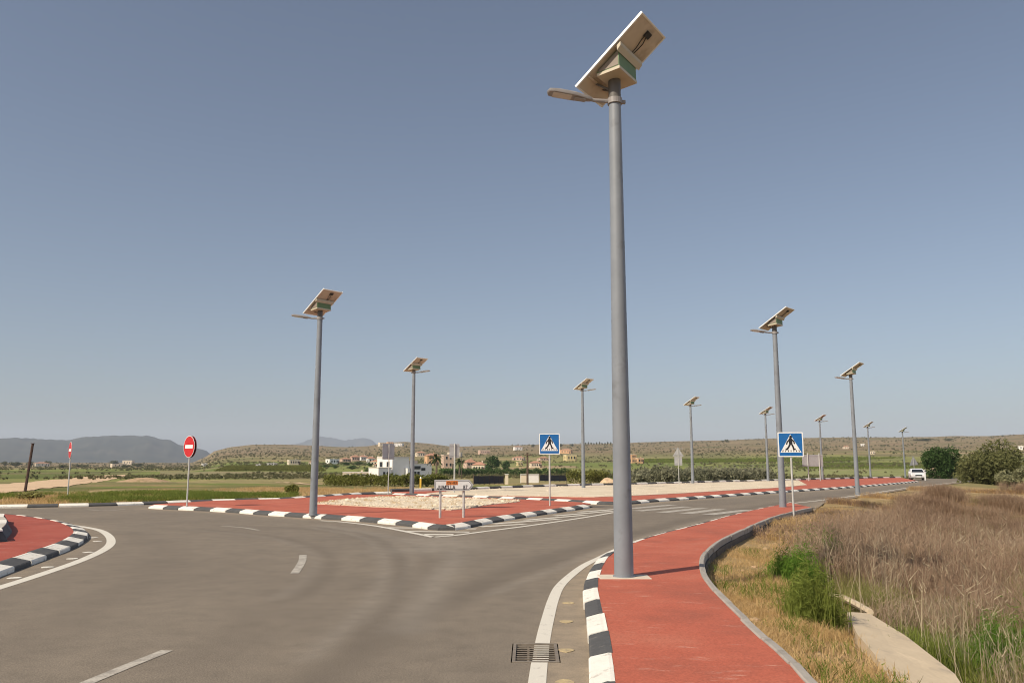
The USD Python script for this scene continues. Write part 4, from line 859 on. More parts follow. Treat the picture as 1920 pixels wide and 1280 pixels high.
fence('dark screened fence left of the gate post', (888, 908), (944, 907), zh(915, 908, 891), 7)
fence('dark screened fence right of the small white wall', (1012, 902), (1066, 901), zh(1040, 902, 890), 7)
p, rr = hit(993, 905); w = 34 / F * rr; h = 15 / F * rr; t = thing('white_wall', 'small white wall of a meter housing between the dark fences', 'wall', p, math.radians(4))
part('wall', rbox((w * .64, .3, h), .02, (w * .18, 0, h / 2)), 'wall_white', t); part('door', box((w * .3, .04, h * .85), (-w * .33, -.1, h * .47)), 'wall_cream', t); part('cap', box((w * 1.02, .4, .08), (0, 0, h + .045)), 'wall_white', t); part('pillar', box((w * .34, .26, h), (-w * .33, 0.05, h / 2)), 'wall_white', t)
p, rr = hit(950, 908); t = thing('gate_post', 'pale gate post between the two dark fences', 'post', p); h = 18 / F * rr; part('shaft', box((.4, .4, h), (0, 0, h / 2)), 'wall_cream', t); part('cap', box((.5, .5, .08), (0, 0, h + .04)), 'wall_white', t)
p = at_dist(989, 0, 70.); zb_ = float(T(*p)); t = thing('utility_pole', 'slim brown timber pole in front of the small white wall', 'utility pole', (*p, zb_)); hh_ = zat(p, 848) - zb_; part('shaft', tube([(0, 0, -.3), (0, 0, hh_)], [.10, .075], 8), 'timber_post', t); part('crossarm', box((.7, .08, .08), (0, -.1, hh_ - .2)), 'timber_post', t)
p, rr = hit(865, 897); t = thing('utility_pole', 'thin timber pole behind the grey square sign back', 'utility pole', p); hh_ = zat(p, 858) - p[2]; part('shaft', tube([(0, 0, -.3), (0, 0, hh_)], [.11, .08], 8), 'timber_post', t); part('crossarm', box((.9, .08, .08), (0, -.1, hh_ - .25)), 'timber_post', t)

# ------------------------------------------------------------------ buildings
def windows(t, w, d, h, n, z, size, mt='window_dark', face=-1, x0=0.0):
    for i in range(n):
        x = x0 + (i - (n - 1) / 2) * w / (n + .2); f = part('window', box((size[0], .06, size[1]), (x, face * (d / 2 + .01), z)), mt, t)
        part('frame', cat([box((size[0] + .16, .08, .08), (x, face * (d / 2 + .02), z - size[1] / 2 - .05)), box((size[0] + .16, .08, .06), (x, face * (d / 2 + .02), z + size[1] / 2 + .04))]), 'wall_white', f)
def hip_roof(w, d, h, z, over=.3):
    W, D = w / 2 + over, d / 2 + over; rdg = max(0.05, W - D) if W > D else .05
    v = np.array([(-W, -D, z), (W, -D, z), (W, D, z), (-W, D, z), (-rdg, 0, z + h), (rdg, 0, z + h)]); f = [(0, 1, 5), (0, 5, 4), (1, 2, 5), (2, 3, 4), (2, 4, 5), (3, 0, 4), (0, 2, 1), (0, 3, 2)]
    return trimesh.Trimesh(v, f, process=False)
def house(label, x0, x1, yt, yb, wall='wall_white', roof='tile', rot=20, nwin=3, floors=1, deep=.75, r0=150):
    px = (x0 + x1) / 2; p, rr = hit(px, yb, r0); a = math.radians(rot); ap = (x1 - x0) / F * rr; w = ap / (math.cos(a) + deep * abs(math.sin(a))); d = w * deep; H = (yb - yt) / F * rr
    t = thing('house', label, 'house', (p[0], p[1] + d / 2, p[2]), a - math.atan2(p[0], p[1])); rh = min(H * .3, 1.6) if roof == 'tile' else 0
    part('wall', box((w, d, H - rh + .8), (0, 0, (H - rh - .8) / 2)), wall, t)
    if roof == 'tile': part('roof', hip_roof(w, d, rh, H - rh), 'roof_tile', t); 
    else: part('roof', box((w + .15, d + .15, .25), (0, 0, H - rh + .126)), 'roof_flat', t)
    fh = (H - rh) / floors
    for f in range(floors): windows(t, w * .85, d, H, nwin, fh * (f + .55), (min(1.1, w / (nwin * 2.4)), fh * .42))
    part('door', box((min(1.0, w * .15), .05, fh * .7), (w * .42, -d / 2 - .015, fh * .35)), 'timber_post', t)
    for s in (-1, 1): part('side_window', box((.06, min(1.2, d * .25), fh * .42), (s * (w / 2 + .01), 0, fh * .55)), 'window_dark', t)
    part('chimney', box((.6, .6, 1.0), (w * .2, d * .1, H + .2)), wall, t)
    return t
# the white villa behind the hedge
p, rr = hit(742, 897, 100); m = rr / F
t = thing('villa', 'modern white villa of cubes with a tall tower behind the clipped hedge', 'villa', p, math.radians(40) - math.atan2(p[0], p[1]))
def vb(name, x, y, w, d, h, mt, z=0.0): return part(name, box((w * m, d * m, h * m + .6), (x * m, y * m, z * m + h * m / 2 - .3)), mt, t)
tw = vb('tower_wall', 8, 18, 40, 44, 38, 'wall_white'); part('roof', box((41 * m, 45 * m, .3), (8 * m, 18 * m, 38 * m + .15)), 'roof_flat', tw)
for yy, zz, hh2 in ((8, 26, 9), (8, 12, 9), (28, 26, 9), (28, 13, 12)): part('tower_window', box((.1, 8 * m, hh2 * m), (-12.1 * m, yy * m, zz * m)), 'window_dark', t)
vb('entrance_pillar', 22, -8.5, 9, 8, 19, 'wall_white')
lw = vb('wing_wall', -32, 6, 30, 28, 19, 'wall_white'); part('roof', box((31 * m, 29 * m, .25), (-32 * m, 6 * m, 19 * m + .12)), 'roof_flat', lw)
for x in (-34, -25): part('wing_door', box((4.5 * m, .1, 12 * m), (x * m, -8.2 * m, 6.5 * m)), 'window_dark', t)
rw = vb('wing_wall', 58, 16, 59, 34, 26, 'wall_white'); part('roof', box((60 * m, 35 * m, .25), (58 * m, 16 * m, 26 * m + .12)), 'roof_flat', rw)
for x in (46, 54): part('wing_door', box((5.5 * m, .1, 11 * m), (x * m, -1.2 * m, 7 * m)), 'window_dark', t)
part('wing_window', box((18 * m, .1, 6 * m), (50 * m, -1.2 * m, 20 * m)), 'window_dark', t); part('wing_window', box((10 * m, .1, 5 * m), (66 * m, -1.2 * m, 17 * m)), 'window_dark', t)
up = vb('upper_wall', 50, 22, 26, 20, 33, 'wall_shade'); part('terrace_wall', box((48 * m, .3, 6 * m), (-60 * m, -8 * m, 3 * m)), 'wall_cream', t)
house('low white outbuilding left of the villa, half hidden by the hedge', 640, 690, 886, 896, 'wall_cream', 'flat', -6, 4)
for a in [
    ('house with a red roof just right of the villa', 868, 893, 861, 884, 'wall_pink', 'tile', 25, 3, 2),
    ('wide cream house with a low tiled roof beside the leafy trees', 884, 913, 866, 885, 'wall_cream', 'tile', -15, 4, 1),
    ('pink house behind the right wing of the villa', 826, 850, 853, 878, 'wall_pink', 'flat', 20, 2, 2),
    ('tall salmon house behind the villa roof', 795, 822, 850, 872, 'wall_orange', 'tile', 18, 3, 2),
    ('white block on the slope left of the village', 609, 634, 861, 869.5, 'wall_white', 'flat', 30, 3, 1),
    ('pinkish house, leftmost of the village row', 636, 656, 858, 866, 'wall_pink', 'tile', 22, 3, 1),
    ('pale pink house, second in the village row', 655, 673, 853.5, 864, 'wall_pink', 'tile', 18, 3, 1),
    ('white house in the middle of the village row', 671, 690, 853.5, 863, 'wall_white', 'tile', 24, 3, 1),
    ('bright white house near the right end of the village row', 686, 703, 856, 867, 'wall_white', 'tile', 20, 2, 1),
    ('cream house under the village row', 693, 716, 862, 873, 'wall_cream', 'tile', -18, 3, 1),
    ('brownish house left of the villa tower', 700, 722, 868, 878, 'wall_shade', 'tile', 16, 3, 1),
    ('long cream house on the slope left of the lamp on the island', 537, 560, 862.5, 871, 'wall_cream', 'flat', 14, 4, 1),
    ('white flat shed left of the long cream house', 498, 517, 868.5, 872.5, 'wall_white', 'flat', 8, 3, 1),
    ('tiny white hut in the green field', 479, 488, 871, 875.5, 'wall_white', 'flat', 10, 1, 1),
    ('small white farmhouse far behind the first no entry sign', 377, 387, 869, 874, 'wall_white', 'flat', 12, 1, 1),
    ('white farmhouse on the plain left of the first no entry sign', 228, 247, 864, 872, 'wall_cream', 'flat', -20, 3, 1),
    ('low cream farm building beside the white farmhouse', 205, 230, 870, 876, 'wall_cream', 'flat', 10, 3, 1),
    ('pale farmhouse on the plain behind the dark post', 60, 84, 867, 874, 'wall_cream', 'tile', 15, 3, 1),
    ('white house high on the slope right of the leafy trees', 962, 980, 836, 844, 'wall_white', 'tile', 20, 2, 1),
    ('pink house with a low roof left of the timber pole', 960, 985, 855, 863, 'wall_pink', 'tile', -12, 3, 1),
    ('cream house with two white gables below the left pedestrian sign', 992, 1016, 864, 876, 'wall_cream', 'tile', 12, 4, 1),
    ('small yellow house beside the cream gabled house', 968, 980, 866, 873, 'wall_yellow', 'flat', 20, 2, 1),
    ('orange roofed house right below the left pedestrian sign', 1008, 1030, 856, 864, 'wall_pink', 'tile', 20, 3, 1),
    ('yellow villa left of the lamp on the far kerb', 1057, 1082, 853, 864, 'wall_yellow', 'flat', 22, 3, 1),
    ('pale orange house high on the slope right of the left pedestrian sign', 1050, 1074, 841, 850, 'wall_orange', 'tile', -15, 3, 1),
    ('tall orange block house right of the foreground lamp pole', 1182, 1194, 852, 868, 'wall_orange', 'flat', 24, 2, 2),
    ('low orange house attached beside the tall orange block', 1193, 1208, 858.5, 869, 'wall_orange', 'flat', 24, 2, 1),
    ('tiny white hut on the terraces right of the far lamps', 1615, 1622, 832, 836, 'wall_white', 'flat', 15, 1, 1),
    ('small cream farmhouse on the terraces behind the verge lamp', 1582, 1594, 836, 841, 'wall_cream', 'tile', 15, 2, 1),
    ('pale long hut on the terraces left of the farthest lamp', 1632, 1642, 847, 851, 'wall_cream', 'flat', 10, 2, 1),
    ('pale house on the hilltop above the village, left of the lamp', 708, 724, 829.5, 836, 'wall_cream', 'flat', 20, 3, 1),
    ('orange house on the hilltop above the village', 724, 737, 828.5, 835, 'wall_orange', 'flat', 15, 2, 1),
    ('low white house on the hilltop right of the orange one', 738, 756, 831, 836.5, 'wall_white', 'flat', -15, 3, 1),
    ('cream house left of the white block on the slope', 578, 594, 864, 871, 'wall_cream', 'tile', 20, 3, 1),
    ('white house between the village row and the villa tower', 706, 722, 856, 866, 'wall_white', 'flat', 22, 3, 1),
    ('pale house above the villa right wing', 778, 797, 846, 856, 'wall_cream', 'tile', 18, 3, 1),
    ('long pale house behind the pink house', 838, 866, 848, 857, 'wall_cream', 'flat', -12, 4, 1),
    ('pale terracotta house on the slope above the leafy trees', 896, 918, 844, 851, 'wall_pink', 'flat', 15, 4, 1),
    ('small white cottage on the slope at the right edge', 1912, 1920, 837, 843, 'wall_white', 'flat', 10, 1, 1)]:
    house(*a)

# palms
def palm(label, px, py_base, py_top, seed, r0=120):
    p, rr = hit(px, py_base, r0); H = (py_base - py_top) / F * rr; t = thing('palm_tree', label, 'palm tree', p); r = np.random.default_rng(seed)
    part('trunk', tube([(0, 0, -.3), (.1, 0, H * .4), (.05, 0, H * .8)], [.30, .24, .22], 8), 'bark', t); ms = []
    for k in range(26):
        a = r.uniform(0, 6.28); el = r.uniform(-.5, 1.2); Lf = H * .36; s_ = np.linspace(0, 1, 6); d = np.array([math.cos(a), math.sin(a)])
        Q = np.c_[d[0] * s_ * Lf * math.cos(el), d[1] * s_ * Lf * math.cos(el), H * .8 + s_ * Lf * math.sin(el) - (s_ ** 2) * Lf * .5]
        N = np.array([-d[1], d[0], 0]); w_ = .22 * np.sin(np.pi * (s_ * .9 + .08))[:, None] * Lf * .5; v = np.vstack([Q + N * w_, Q - N * w_ - [0, 0, .1]]); n = 6
        ms.append(trimesh.Trimesh(v, [f for i in range(n - 1) for f in ((i, n + i, n + i + 1), (i, n + i + 1, i + 1))], process=False))
    part('crown', cat(ms), 'palm_green', t)
palm('palm tree rising before the villa right wing', 817.5, 899, 849, 3)
palm('shorter palm tree behind the grey square sign back', 861, 893, 858, 4, 110)

# village and field trees
r = np.random.default_rng(77); first = {}
def vtree(label, px, yb, wp, hp_, mt='tree_green', group=None, r0=100, key=None):
    p, rr = hit(px, yb, r0); W, H = wp / F * rr, hp_ / F * rr; k = (mt, len(first) % 3) if False else mt
    if k not in first:
        first[k] = (tree_protos('tree', label, W, H, mt, p, 900, W * .045, 60 + len(first), W * .03, group, z0=H * .08), W, H)
    else:
        o, W0, H0 = first[k]; dup(o, p, r.uniform(0, 6), (W / W0, W / W0, H / H0), label=label, group=group)
vtree('broad leafy green tree between the cream house and the left pedestrian sign', 922, 886, 42, 33)
vtree('green tree right behind the wide cream house', 948, 884, 26, 22)
for i, (px, yb, w, h) in enumerate([(650, 872, 20, 6), (672, 872, 24, 7), (694, 874, 22, 7), (612, 877, 24, 6), (628, 878, 20, 7), (660, 880, 26, 8), (690, 884, 24, 8)]):
    vtree(['round green orchard tree below the white block', 'green orchard tree in the middle under the village row', 'green orchard tree under the bright white house', 'orchard tree at the left of the lower orchard row', 'second orchard tree of the lower orchard row', 'wide orchard tree above the low outbuilding', 'orchard tree right above the villa wing'][i], px, yb, w, h, 'tree_green')
for i, (px, yb, w, h) in enumerate([(88, 873, 14, 9), (30, 874, 22, 8), (56, 874, 12, 9), (8, 873, 12, 8), (214, 872, 18, 9), (118, 877, 24, 6), (260, 875, 24, 7), (150, 876, 30, 5), (235, 876, 20, 5), (282, 876, 22, 5)]):
    vtree(['dark round tree on the plain right of the dark post', 'wide dark tree clump on the plain left of the dark post', 'dark tree directly behind the dark post', 'dark tree at the very left edge of the plain', 'dark tree beside the white farmhouse', 'low green tree behind the edge on no entry sign', 'low green tree right of the white farmhouse', 'wide low bush line on the plain beyond the sand track', 'low bush in front of the white farmhouse', 'low bush on the plain left of the first no entry sign'][i], px, yb, w, h, 'tree_olive')
for i, (px, yb, w, h) in enumerate([(1000, 838, 10, 6), (1018, 838, 10, 7), (1052, 838, 9, 7), (1073, 837, 8, 6), (1363, 829, 9, 6), (1355, 829, 6, 4), (1780, 826.5, 16, 5), (1735, 826, 40, 4)]):
    vtree(['skyline tree left of the left pedestrian sign', 'skyline tree just behind the left pedestrian sign', 'skyline tree right of the left pedestrian sign', 'dark skyline tree left of the lamp on the far kerb', 'lone dark tree on the skyline beyond the shrubs', 'smaller skyline tree left of the lone dark tree', 'skyline tree above the dark green tree', 'long low wood on the skyline left of the trees'][i], px, yb, w, h, 'tree_olive', r0=900)
for k, px in enumerate(np.linspace(1098, 1150, 11)):
    vtree('slim dark tree in the skyline row behind the foreground lamp pole', px, 834 + .2 * math.sin(k * 2), 3.6, 5.5 + 1.2 * math.sin(k * 1.7), 'tree_olive', 'row of slim trees on the skyline', 900)

# far scrub, orchards and vines that read as texture of the land
def tuftmesh(seed, n=60):
    r = np.random.default_rng(seed); return leaves(crown_points(n, 1, 1, .7, .05, r, 6), .13, r)
def scatter_far(n, y0, y1, seed, smin, smax, lo=-.62, hi=.62):
    r = np.random.default_rng(seed); az = r.uniform(lo, hi, n * 3); rr = np.exp(r.uniform(math.log(y0), math.log(y1), n * 3)); x, y = rr * np.sin(az), rr * np.cos(az)
    dens = meshkit.fbm(np.stack([x / 90, y / 60, np.zeros_like(x)], -1), 3, seed); keep = dens > r.uniform(.38, .68, n * 3); x, y, rr = x[keep][:n], y[keep][:n], rr[keep][:n]
    s = r.uniform(smin, smax, len(x)) * (.6 + rr / 900); return np.c_[x, y, T(x, y) - .05], r.uniform(0, 6.3, len(x)), s
P_, R_, S_ = scatter_far(9000, 230, 2400, 5, .8, 2.0)
instancer('scrub', [('bush', tuftmesh(k), 'scrub') for k in range(4)], P_, R_, S_, np.arange(len(P_)) % 4, 'scattered scrub and orchard trees over the far slopes', 'scrub')
# rows of vines on two fields
def rows(name, label, quad, nrow, per, size, mt):
    Q = np.array([hp(*q) for q in quad]); r = np.random.default_rng(nrow); pts = []
    for i in range(nrow):
        f = (i + .5) / nrow; a, b = Q[0] * (1 - f) + Q[3] * f, Q[1] * (1 - f) + Q[2] * f
        g = (np.arange(per) + r.uniform(0, 1, per)) / per; pts.append(a * (1 - g)[:, None] + b * g[:, None])
    q = np.vstack(pts); instancer(name, [('vine', tuftmesh(90 + k, 50), mt) for k in range(3)], np.c_[q, T(q[:, 0], q[:, 1]) - .05], r.uniform(0, 6.3, len(q)), r.uniform(.7, 1.2, len(q)) * size, np.arange(len(q)) % 3, label, 'vines')
rows('vines', 'rows of green vines on the field beyond the grey shrubs', [(1190, 868), (1560, 866), (1700, 858), (1190, 862)], 26, 160, 1.6, 'weed_green')
rows('vines', 'rows of green vines on the field left of the village', [(400, 884), (610, 884), (600, 874), (430, 874)], 18, 110, 1.4, 'hedge_green')
rows('vines', 'rows of low vines on the field behind the farthest lamps', [(1500, 880), (1740, 880), (1740, 868), (1480, 868)], 20, 120, .9, 'weed_green')

simple('crop_green', (.20, .21, .065), .95, .22, .12, bump=.3, spots=((.26, .22, .10), .03, .56))
simple('crop_olive', (.20, .175, .075), .95, .22, .12, bump=.3, spots=((.28, .21, .11), .04, .55))
def field(label, px, m, z=.07):
    q = Polygon([hp(*p_) for p_ in px]).buffer(0); tag(part('field', sheet(q, 0, 4.0, zf=lambda x, y: T(x, y) + z), m), label, 'field', kind='structure')
field('bright green crop field behind the farthest lamps', [(1452, 894), (1600, 893.5), (1745, 892), (1745, 871), (1600, 872), (1440, 874)], 'crop_green')
field('olive crop field at the left below the village', [(300, 896), (450, 896), (598, 897), (600, 885), (450, 884), (300, 884)], 'crop_olive')
# sand track and soil heaps behind the left kerb
lo = [hp(*q) for q in ((-60, 932), (0, 924.5), (60, 917.5), (130, 910), (190, 901.5), (236, 893.5))]; up_ = [hp(*q) for q in ((-60, 912), (0, 908), (70, 902.5), (130, 897.5), (180, 891.5), (236, 889.5))]
tr = Polygon(np.vstack([lo, up_[::-1]])).buffer(0).buffer(.4)
tag(part('dirt_track', sheet(tr, 0, 1.4, zf=lambda x, y: T(x, y) + .06), 'track_sand'), 'pale sand track running across the field at the left', 'track', kind='structure')
for pts, w, lb in (([(520, 904), (560, 906), (606, 908.5)], 1.1, 'narrow pale path between the field and the villa hedge'), ([(300, 899), (400, 901), (500, 901.5)], .7, 'thin pale field path behind the first no entry sign')):
    L = resample(np.array([hp(*q) for q in pts]), 1.5); rb = ribbon(L, w, 0); rb.vertices[:, 2] = T(rb.vertices[:, 0], rb.vertices[:, 1]) + .08
    tag(part('field_path', rb, 'track_sand'), lb, 'path', kind='structure')
def mound(label, px, py, wp, hpx, depth, mt, seed):
    p, rr = hit(px, py, 20); W, H = wp / F * rr / 2, hpx / F * rr; g = np.linspace(-1, 1, 26); X, Y = np.meshgrid(g, g); Z = np.clip(1 - X**2 - Y**2, 0, 1) ** 1.3 * (1 + .9 * (meshkit.fbm(np.stack([X * 2.2, Y * 2.2, X * 0 + seed], -1), 4, seed) - .5)) * H
    x, y = p[0] + X * W, p[1] + Y * depth; z = T(x, y) - .12 + Z * 1.15; n = 26; i, j = np.meshgrid(np.arange(n - 1), np.arange(n - 1), indexing='ij')
    q = np.stack([i * n + j, i * n + j + 1, (i + 1) * n + j + 1, (i + 1) * n + j], -1).reshape(-1, 4)
    tag(part('soil_mound', (np.stack([x, y, z], -1).reshape(-1, 3), q), mt, smooth=True), label, 'soil mound')
simple('soil_grass', (.30, .22, .11), .95, .2, .9, bump=.5, spots=((.16, .17, .05), .8, .46))
simple('soil_tan', (.40, .27, .16), .95, .18, .9, bump=.5, spots=((.24, .19, .08), .7, .5))
mound('low tan soil mound at the end of the sand track', 270, 903, 100, 6, 5.5, 'soil_tan', 3)
mound('grassy earth heap behind the far left kerb', 205, 927, 150, 9, 3.0, 'soil_grass', 4)
mound('brown soil mound in front of the grey shrubs', 1215, 905, 66, 15, 3.0, 'soil_tan', 5)
mound('bare pale earth at the end of the right hedge', 1140, 908, 40, 12, 3.0, 'track_sand', 6)

# ------------------------------------------------------------------ right verge and ditch
def slab():
    top = [(1588, 1146), (1630, 1149), (1700, 1192), (1790, 1262), (1815, 1300), (1700, 1310), (1668, 1272), (1640, 1226), (1606, 1186)]
    zs = [-.30, -.38, -.42, -.46, -.48, -.36, -.34, -.32, -.30]
    v = np.array([(*G(a, b, z), z) for (a, b), z in zip(top, zs)])
    low = v.copy(); low[:, 2] -= .45; m = trimesh.convex.convex_hull(np.vstack([v, low])); return v
v = slab(); n = len(v); c = v.mean(0); vv = np.vstack([v, v - [0, 0, .5], [c], [c - [0, 0, .5]]])
f = [(2 * n, (i + 1) % n, i) for i in range(n)] + [(2 * n + 1, n + i, n + (i + 1) % n) for i in range(n)] + [q for i in range(n) for q in ((i, (i + 1) % n, n + (i + 1) % n), (i, n + (i + 1) % n, n + i))]
m = trimesh.Trimesh(vv, f, process=False)
if m.volume < 0: m.invert()
tag(part('concrete_slab', m, 'concrete'), 'sloping pale concrete slab of the ditch lining at the lower right', 'concrete slab')
L = GP([(1545, 1112), (1575, 1116), (1604, 1130), (1632, 1146)], -.35); P3 = np.c_[resample(L, .2), np.full(len(resample(L, .2)), -.36)]
tag(part('ditch_rim', tube(P3, .05, 6), 'concrete'), 'thin curved concrete rim running from the green bush to the slab', 'ditch rim')
vS = Polygon(v[:, :2]).buffer(0)
def rock(label, px, py, wp, hp_, seed, z=None):
    p, rr = hit(px, py, 5); s = wp / F * rr; h = hp_ / F * rr; me = trimesh.creation.icosphere(3, .5); q = meshkit.fbm(me.vertices * 2.3 + seed, 4, seed) - .5; me.vertices = me.vertices * (1 + .9 * q[:, None]) * [s, s * .8, h * 1.3]
    t = tag(part('rock', xform(me, None, p + [0, 0, h * .25]), 'rock', smooth=True), label, 'rock')
rock('pale boulder in the dry thicket near the right edge', 1896, 1020, 34, 24, 2)
mound('flat patch of bare pale sand on the verge below the right pedestrian sign', 1508, 1004, 66, 5, .5, 'track_sand', 9)
rock('small white stone by the right edge above the boulder', 1884, 985, 9, 6, 5)
rock('small pale stone beside the lower end of the concrete slab', 1797, 1268, 12, 14, 6)
mound('sandy orange bank rising behind the dry thicket at the right', 1898, 956, 130, 16, 4.0, 'soil_tan', 8)

def stems(n, H, spread, w, seed, lean=.18, heads=0, curve=.25, hvar=.35):
    r = np.random.default_rng(seed); V, Fc = [], []; k = 0
    for i in range(n):
        b = np.array([*(r.normal(size=2) * spread), 0]); a = r.uniform(0, 6.28); h = H * (1 - hvar * r.uniform(0, 1) ** .7); d = np.array([math.cos(a), math.sin(a), 0]) * r.uniform(0, 1) * lean * h; fa = r.uniform(0, 6.28); side = np.array([math.cos(fa), math.sin(fa), 0])
        s = np.array([0, .45, 1.0]); Q = b + d * (s ** 1.6)[:, None] + np.array([0, 0, 1]) * (s * h * (1 - curve * s * .5))[:, None]; ww = np.array([1, .75, .12])[:, None] * w * r.uniform(.7, 1.3)
        V += [Q + side * ww / 2, Q - side * ww / 2]; Fc += [(k, k + 3, k + 4), (k, k + 4, k + 1), (k + 1, k + 4, k + 5), (k + 1, k + 5, k + 2)]; k += 6
        for j in range(heads):
            u = r.uniform(.5, 1.0); c = b + d * u ** 1.6 + np.array([0, 0, u * h * (1 - curve * u * .5)]); g = r.normal(size=3); g[2] = abs(g[2]) * 1.9 + .3; g /= np.linalg.norm(g); e = c + g * r.uniform(.05, .15) * H; sd = np.cross(g, [0.3, .5, .8]); sd /= np.linalg.norm(sd) + 1e-9
            V += [np.array([c, e, c + sd * w * .9]), np.zeros((0, 3))]; Fc += [(k, k + 1, k + 2)]; k += 3
    return trimesh.Trimesh(np.vstack(V), Fc, process=False)
def scat_right(n, smin, smax, y0, y1, seed, dens=None, power=1.0):
    r = np.random.default_rng(seed); out = []
    while len(out) < n:
        y = y0 + (y1 - y0) * r.uniform(0, 1) ** power; s = r.uniform(smin, smax) * (1 + np.clip((y - 13) / 16, 0, 1.6)); i = np.argmin(np.abs(RB[:, 1] - y)) if y < RB[-1, 1] else -1
        j = min(i + 1, len(RB) - 1); i0_ = max(j - 2, 0); t_ = RB[j] - RB[i0_]; t_ /= np.linalg.norm(t_); N = np.array([t_[1], -t_[0]]); q = RB[i] + N * s + r.normal(size=2) * .1
        if vS.buffer(.16).contains(Point(q)) or not RIGHT.contains(Point(q)) or plateau.contains(Point(q)): continue
        if dens is not None and dens(q, s, y) < r.uniform(): continue
        out.append((q[0], q[1]))
    q = np.array(out); return np.c_[q, T(q[:, 0], q[:, 1]) - .02], r
nz = lambda q, sc, sd: float(meshkit.fbm(np.array([q[0] / sc, q[1] / sc, 0.]), 3, sd))
# tall dry thicket in the ditch
bushR = hit(1885, 1300, 5)[0][:2]
P_, r = scat_right(3000, 2.35, 9.5, 7.0, 60, 101, lambda q, s, y: sstep(.38, .55, nz(q, 2.2, 5)) * (1 if s > 2.9 else .45) * (np.linalg.norm(q - bushR) > 1.1), 1.25)
instancer('dry_grass', [('stalks', stems(74, 1.05, .18, .0068, k, .24, 4), 'dry_stems') for k in range(6)], P_, r.uniform(0, 6.3, len(P_)), np.stack([r.uniform(.8, 1.3, len(P_))] * 2 + [r.uniform(.62, 1.12, len(P_))], 1), np.arange(len(P_)) % 6, 'tall dry brown stalks filling the ditch at the right', 'dry grass')
P_, r = scat_right(2300, 2.0, 9, 5.5, 45, 102, lambda q, s, y: sstep(.40, .52, nz(q + 30, 2.6, 8)) * (np.linalg.norm(q - bushR) > 1.0), 1.2)
instancer('tall_grass', [('blades', stems(80, .95, .17, .008, 20 + k, .35, 2), 'green_stems') for k in range(5)], P_, r.uniform(0, 6.3, len(P_)), r.uniform(.5, 1.1, len(P_)), np.arange(len(P_)) % 5, 'olive green grass mixed into the dry thicket', 'grass')
P_, r = scat_right(1700, 1.35, 4.6, 17, 52, 108, lambda q, s, y: sstep(.33, .46, nz(q + 50, 3.0, 15)), 1.1)
instancer('dry_grass', [('stalks', stems(64, 1.2, .22, .010, 300 + k, .28, 4), 'dry_stems') for k in range(4)], P_, r.uniform(0, 6.3, len(P_)), np.stack([r.uniform(.8, 1.4, len(P_))] * 2 + [r.uniform(.6, 1.15, len(P_))], 1), np.arange(len(P_)) % 4, 'tall dry stalks on the verge along the far road edge', 'dry grass')
P_, r = scat_right(420, 1.9, 8, 5.5, 30, 109, None, 1.1)
instancer('pale_stalks', [('stalk', stems(5, 1.75, .18, .011, 320 + k, .22, 3, .15), 'pale_stems') for k in range(5)], P_, r.uniform(0, 6.3, len(P_)), r.uniform(.6, 1.05, len(P_)), np.arange(len(P_)) % 5, 'single pale straw stalks standing above the thicket', 'dry grass')
P_, r = scat_right(420, 2.3, 4.6, 6.5, 17, 110, lambda q, s, y: sstep(.42, .52, nz(q + 70, 1.6, 19)), 1.0)
instancer('tall_grass', [('blades', stems(70, .75, .16, .008, 330 + k, .4, 2), 'weed_green') for k in range(4)], P_, r.uniform(0, 6.3, len(P_)), r.uniform(.6, 1.15, len(P_)), np.arange(len(P_)) % 4, 'green grass growing low in the ditch beside the slab', 'grass')
P_, r = scat_right(260, 2.6, 9, 8, 40, 112, lambda q, s, y: sstep(.45, .55, nz(q + 90, 2.0, 23)), 1.2)
instancer('sage_scrub', [('sage', stems(130, .75, .20, .010, 350 + k, .5, 3), 'shrub_olive') for k in range(3)], P_, r.uniform(0, 6.3, len(P_)), r.uniform(.6, 1.2, len(P_)), np.arange(len(P_)) % 3, 'low grey olive scrub scattered through the dry thicket', 'scrub')
# short straw on the verge
P_, r = scat_right(7500, .12, 3.2, 4.0, 60, 103, lambda q, s, y: .25 + .75 * sstep(.35, .6, nz(q, .9, 12)), 1.3)
instancer('verge_grass', [('tuft', stems(40, .14, .095, .006, 40 + k, 1.2, 0, .5), 'straw') for k in range(5)], P_, r.uniform(0, 6.3, len(P_)), r.uniform(.5, 1.5, len(P_)), np.arange(len(P_)) % 5, 'short straw coloured grass on the verge beside the path', 'grass')
P_, r = scat_right(3200, .15, 4.5, 21, 62, 113, lambda q, s, y: .2 + .8 * sstep(.38, .6, nz(q + 11, 2.4, 27)), 1.1)
instancer('verge_grass', [('tuft', stems(40, .38, .16, .014, 360 + k, .7, 2, .4), ('straw', 'dry_stems')[k % 2]) for k in range(4)], P_, r.uniform(0, 6.3, len(P_)), r.uniform(.5, 1.3, len(P_)), np.arange(len(P_)) % 4, 'knee high dry grass on the verge along the far part of the road', 'grass')
P_, r = scat_right(420, .3, 3.0, 5.0, 40, 104, lambda q, s, y: sstep(.5, .62, nz(q + 9, 1.3, 17)), 1.2)
instancer('verge_weeds', [('weed', stems(30, .24, .09, .010, 60 + k, .8, 2, .4), 'weed_green') for k in range(4)], P_, r.uniform(0, 6.3, len(P_)), r.uniform(.5, 1.4, len(P_)), np.arange(len(P_)) % 4, 'low green weeds among the verge grass', 'weeds')
# litter of broken stalks and clods on the verge
P_, r = scat_right(2600, .1, 2.6, 4.0, 30, 105, None, 1.2)
instancer('verge_clods', [('clod', pebble(10 + k), 'soil_tan') for k in range(4)], P_ + [0, 0, .02], r.uniform(0, 6.3, len(P_)), r.lognormal(-3.3, .5, len(P_)), np.arange(len(P_)) % 4, 'small clods and stones on the verge', 'clods')
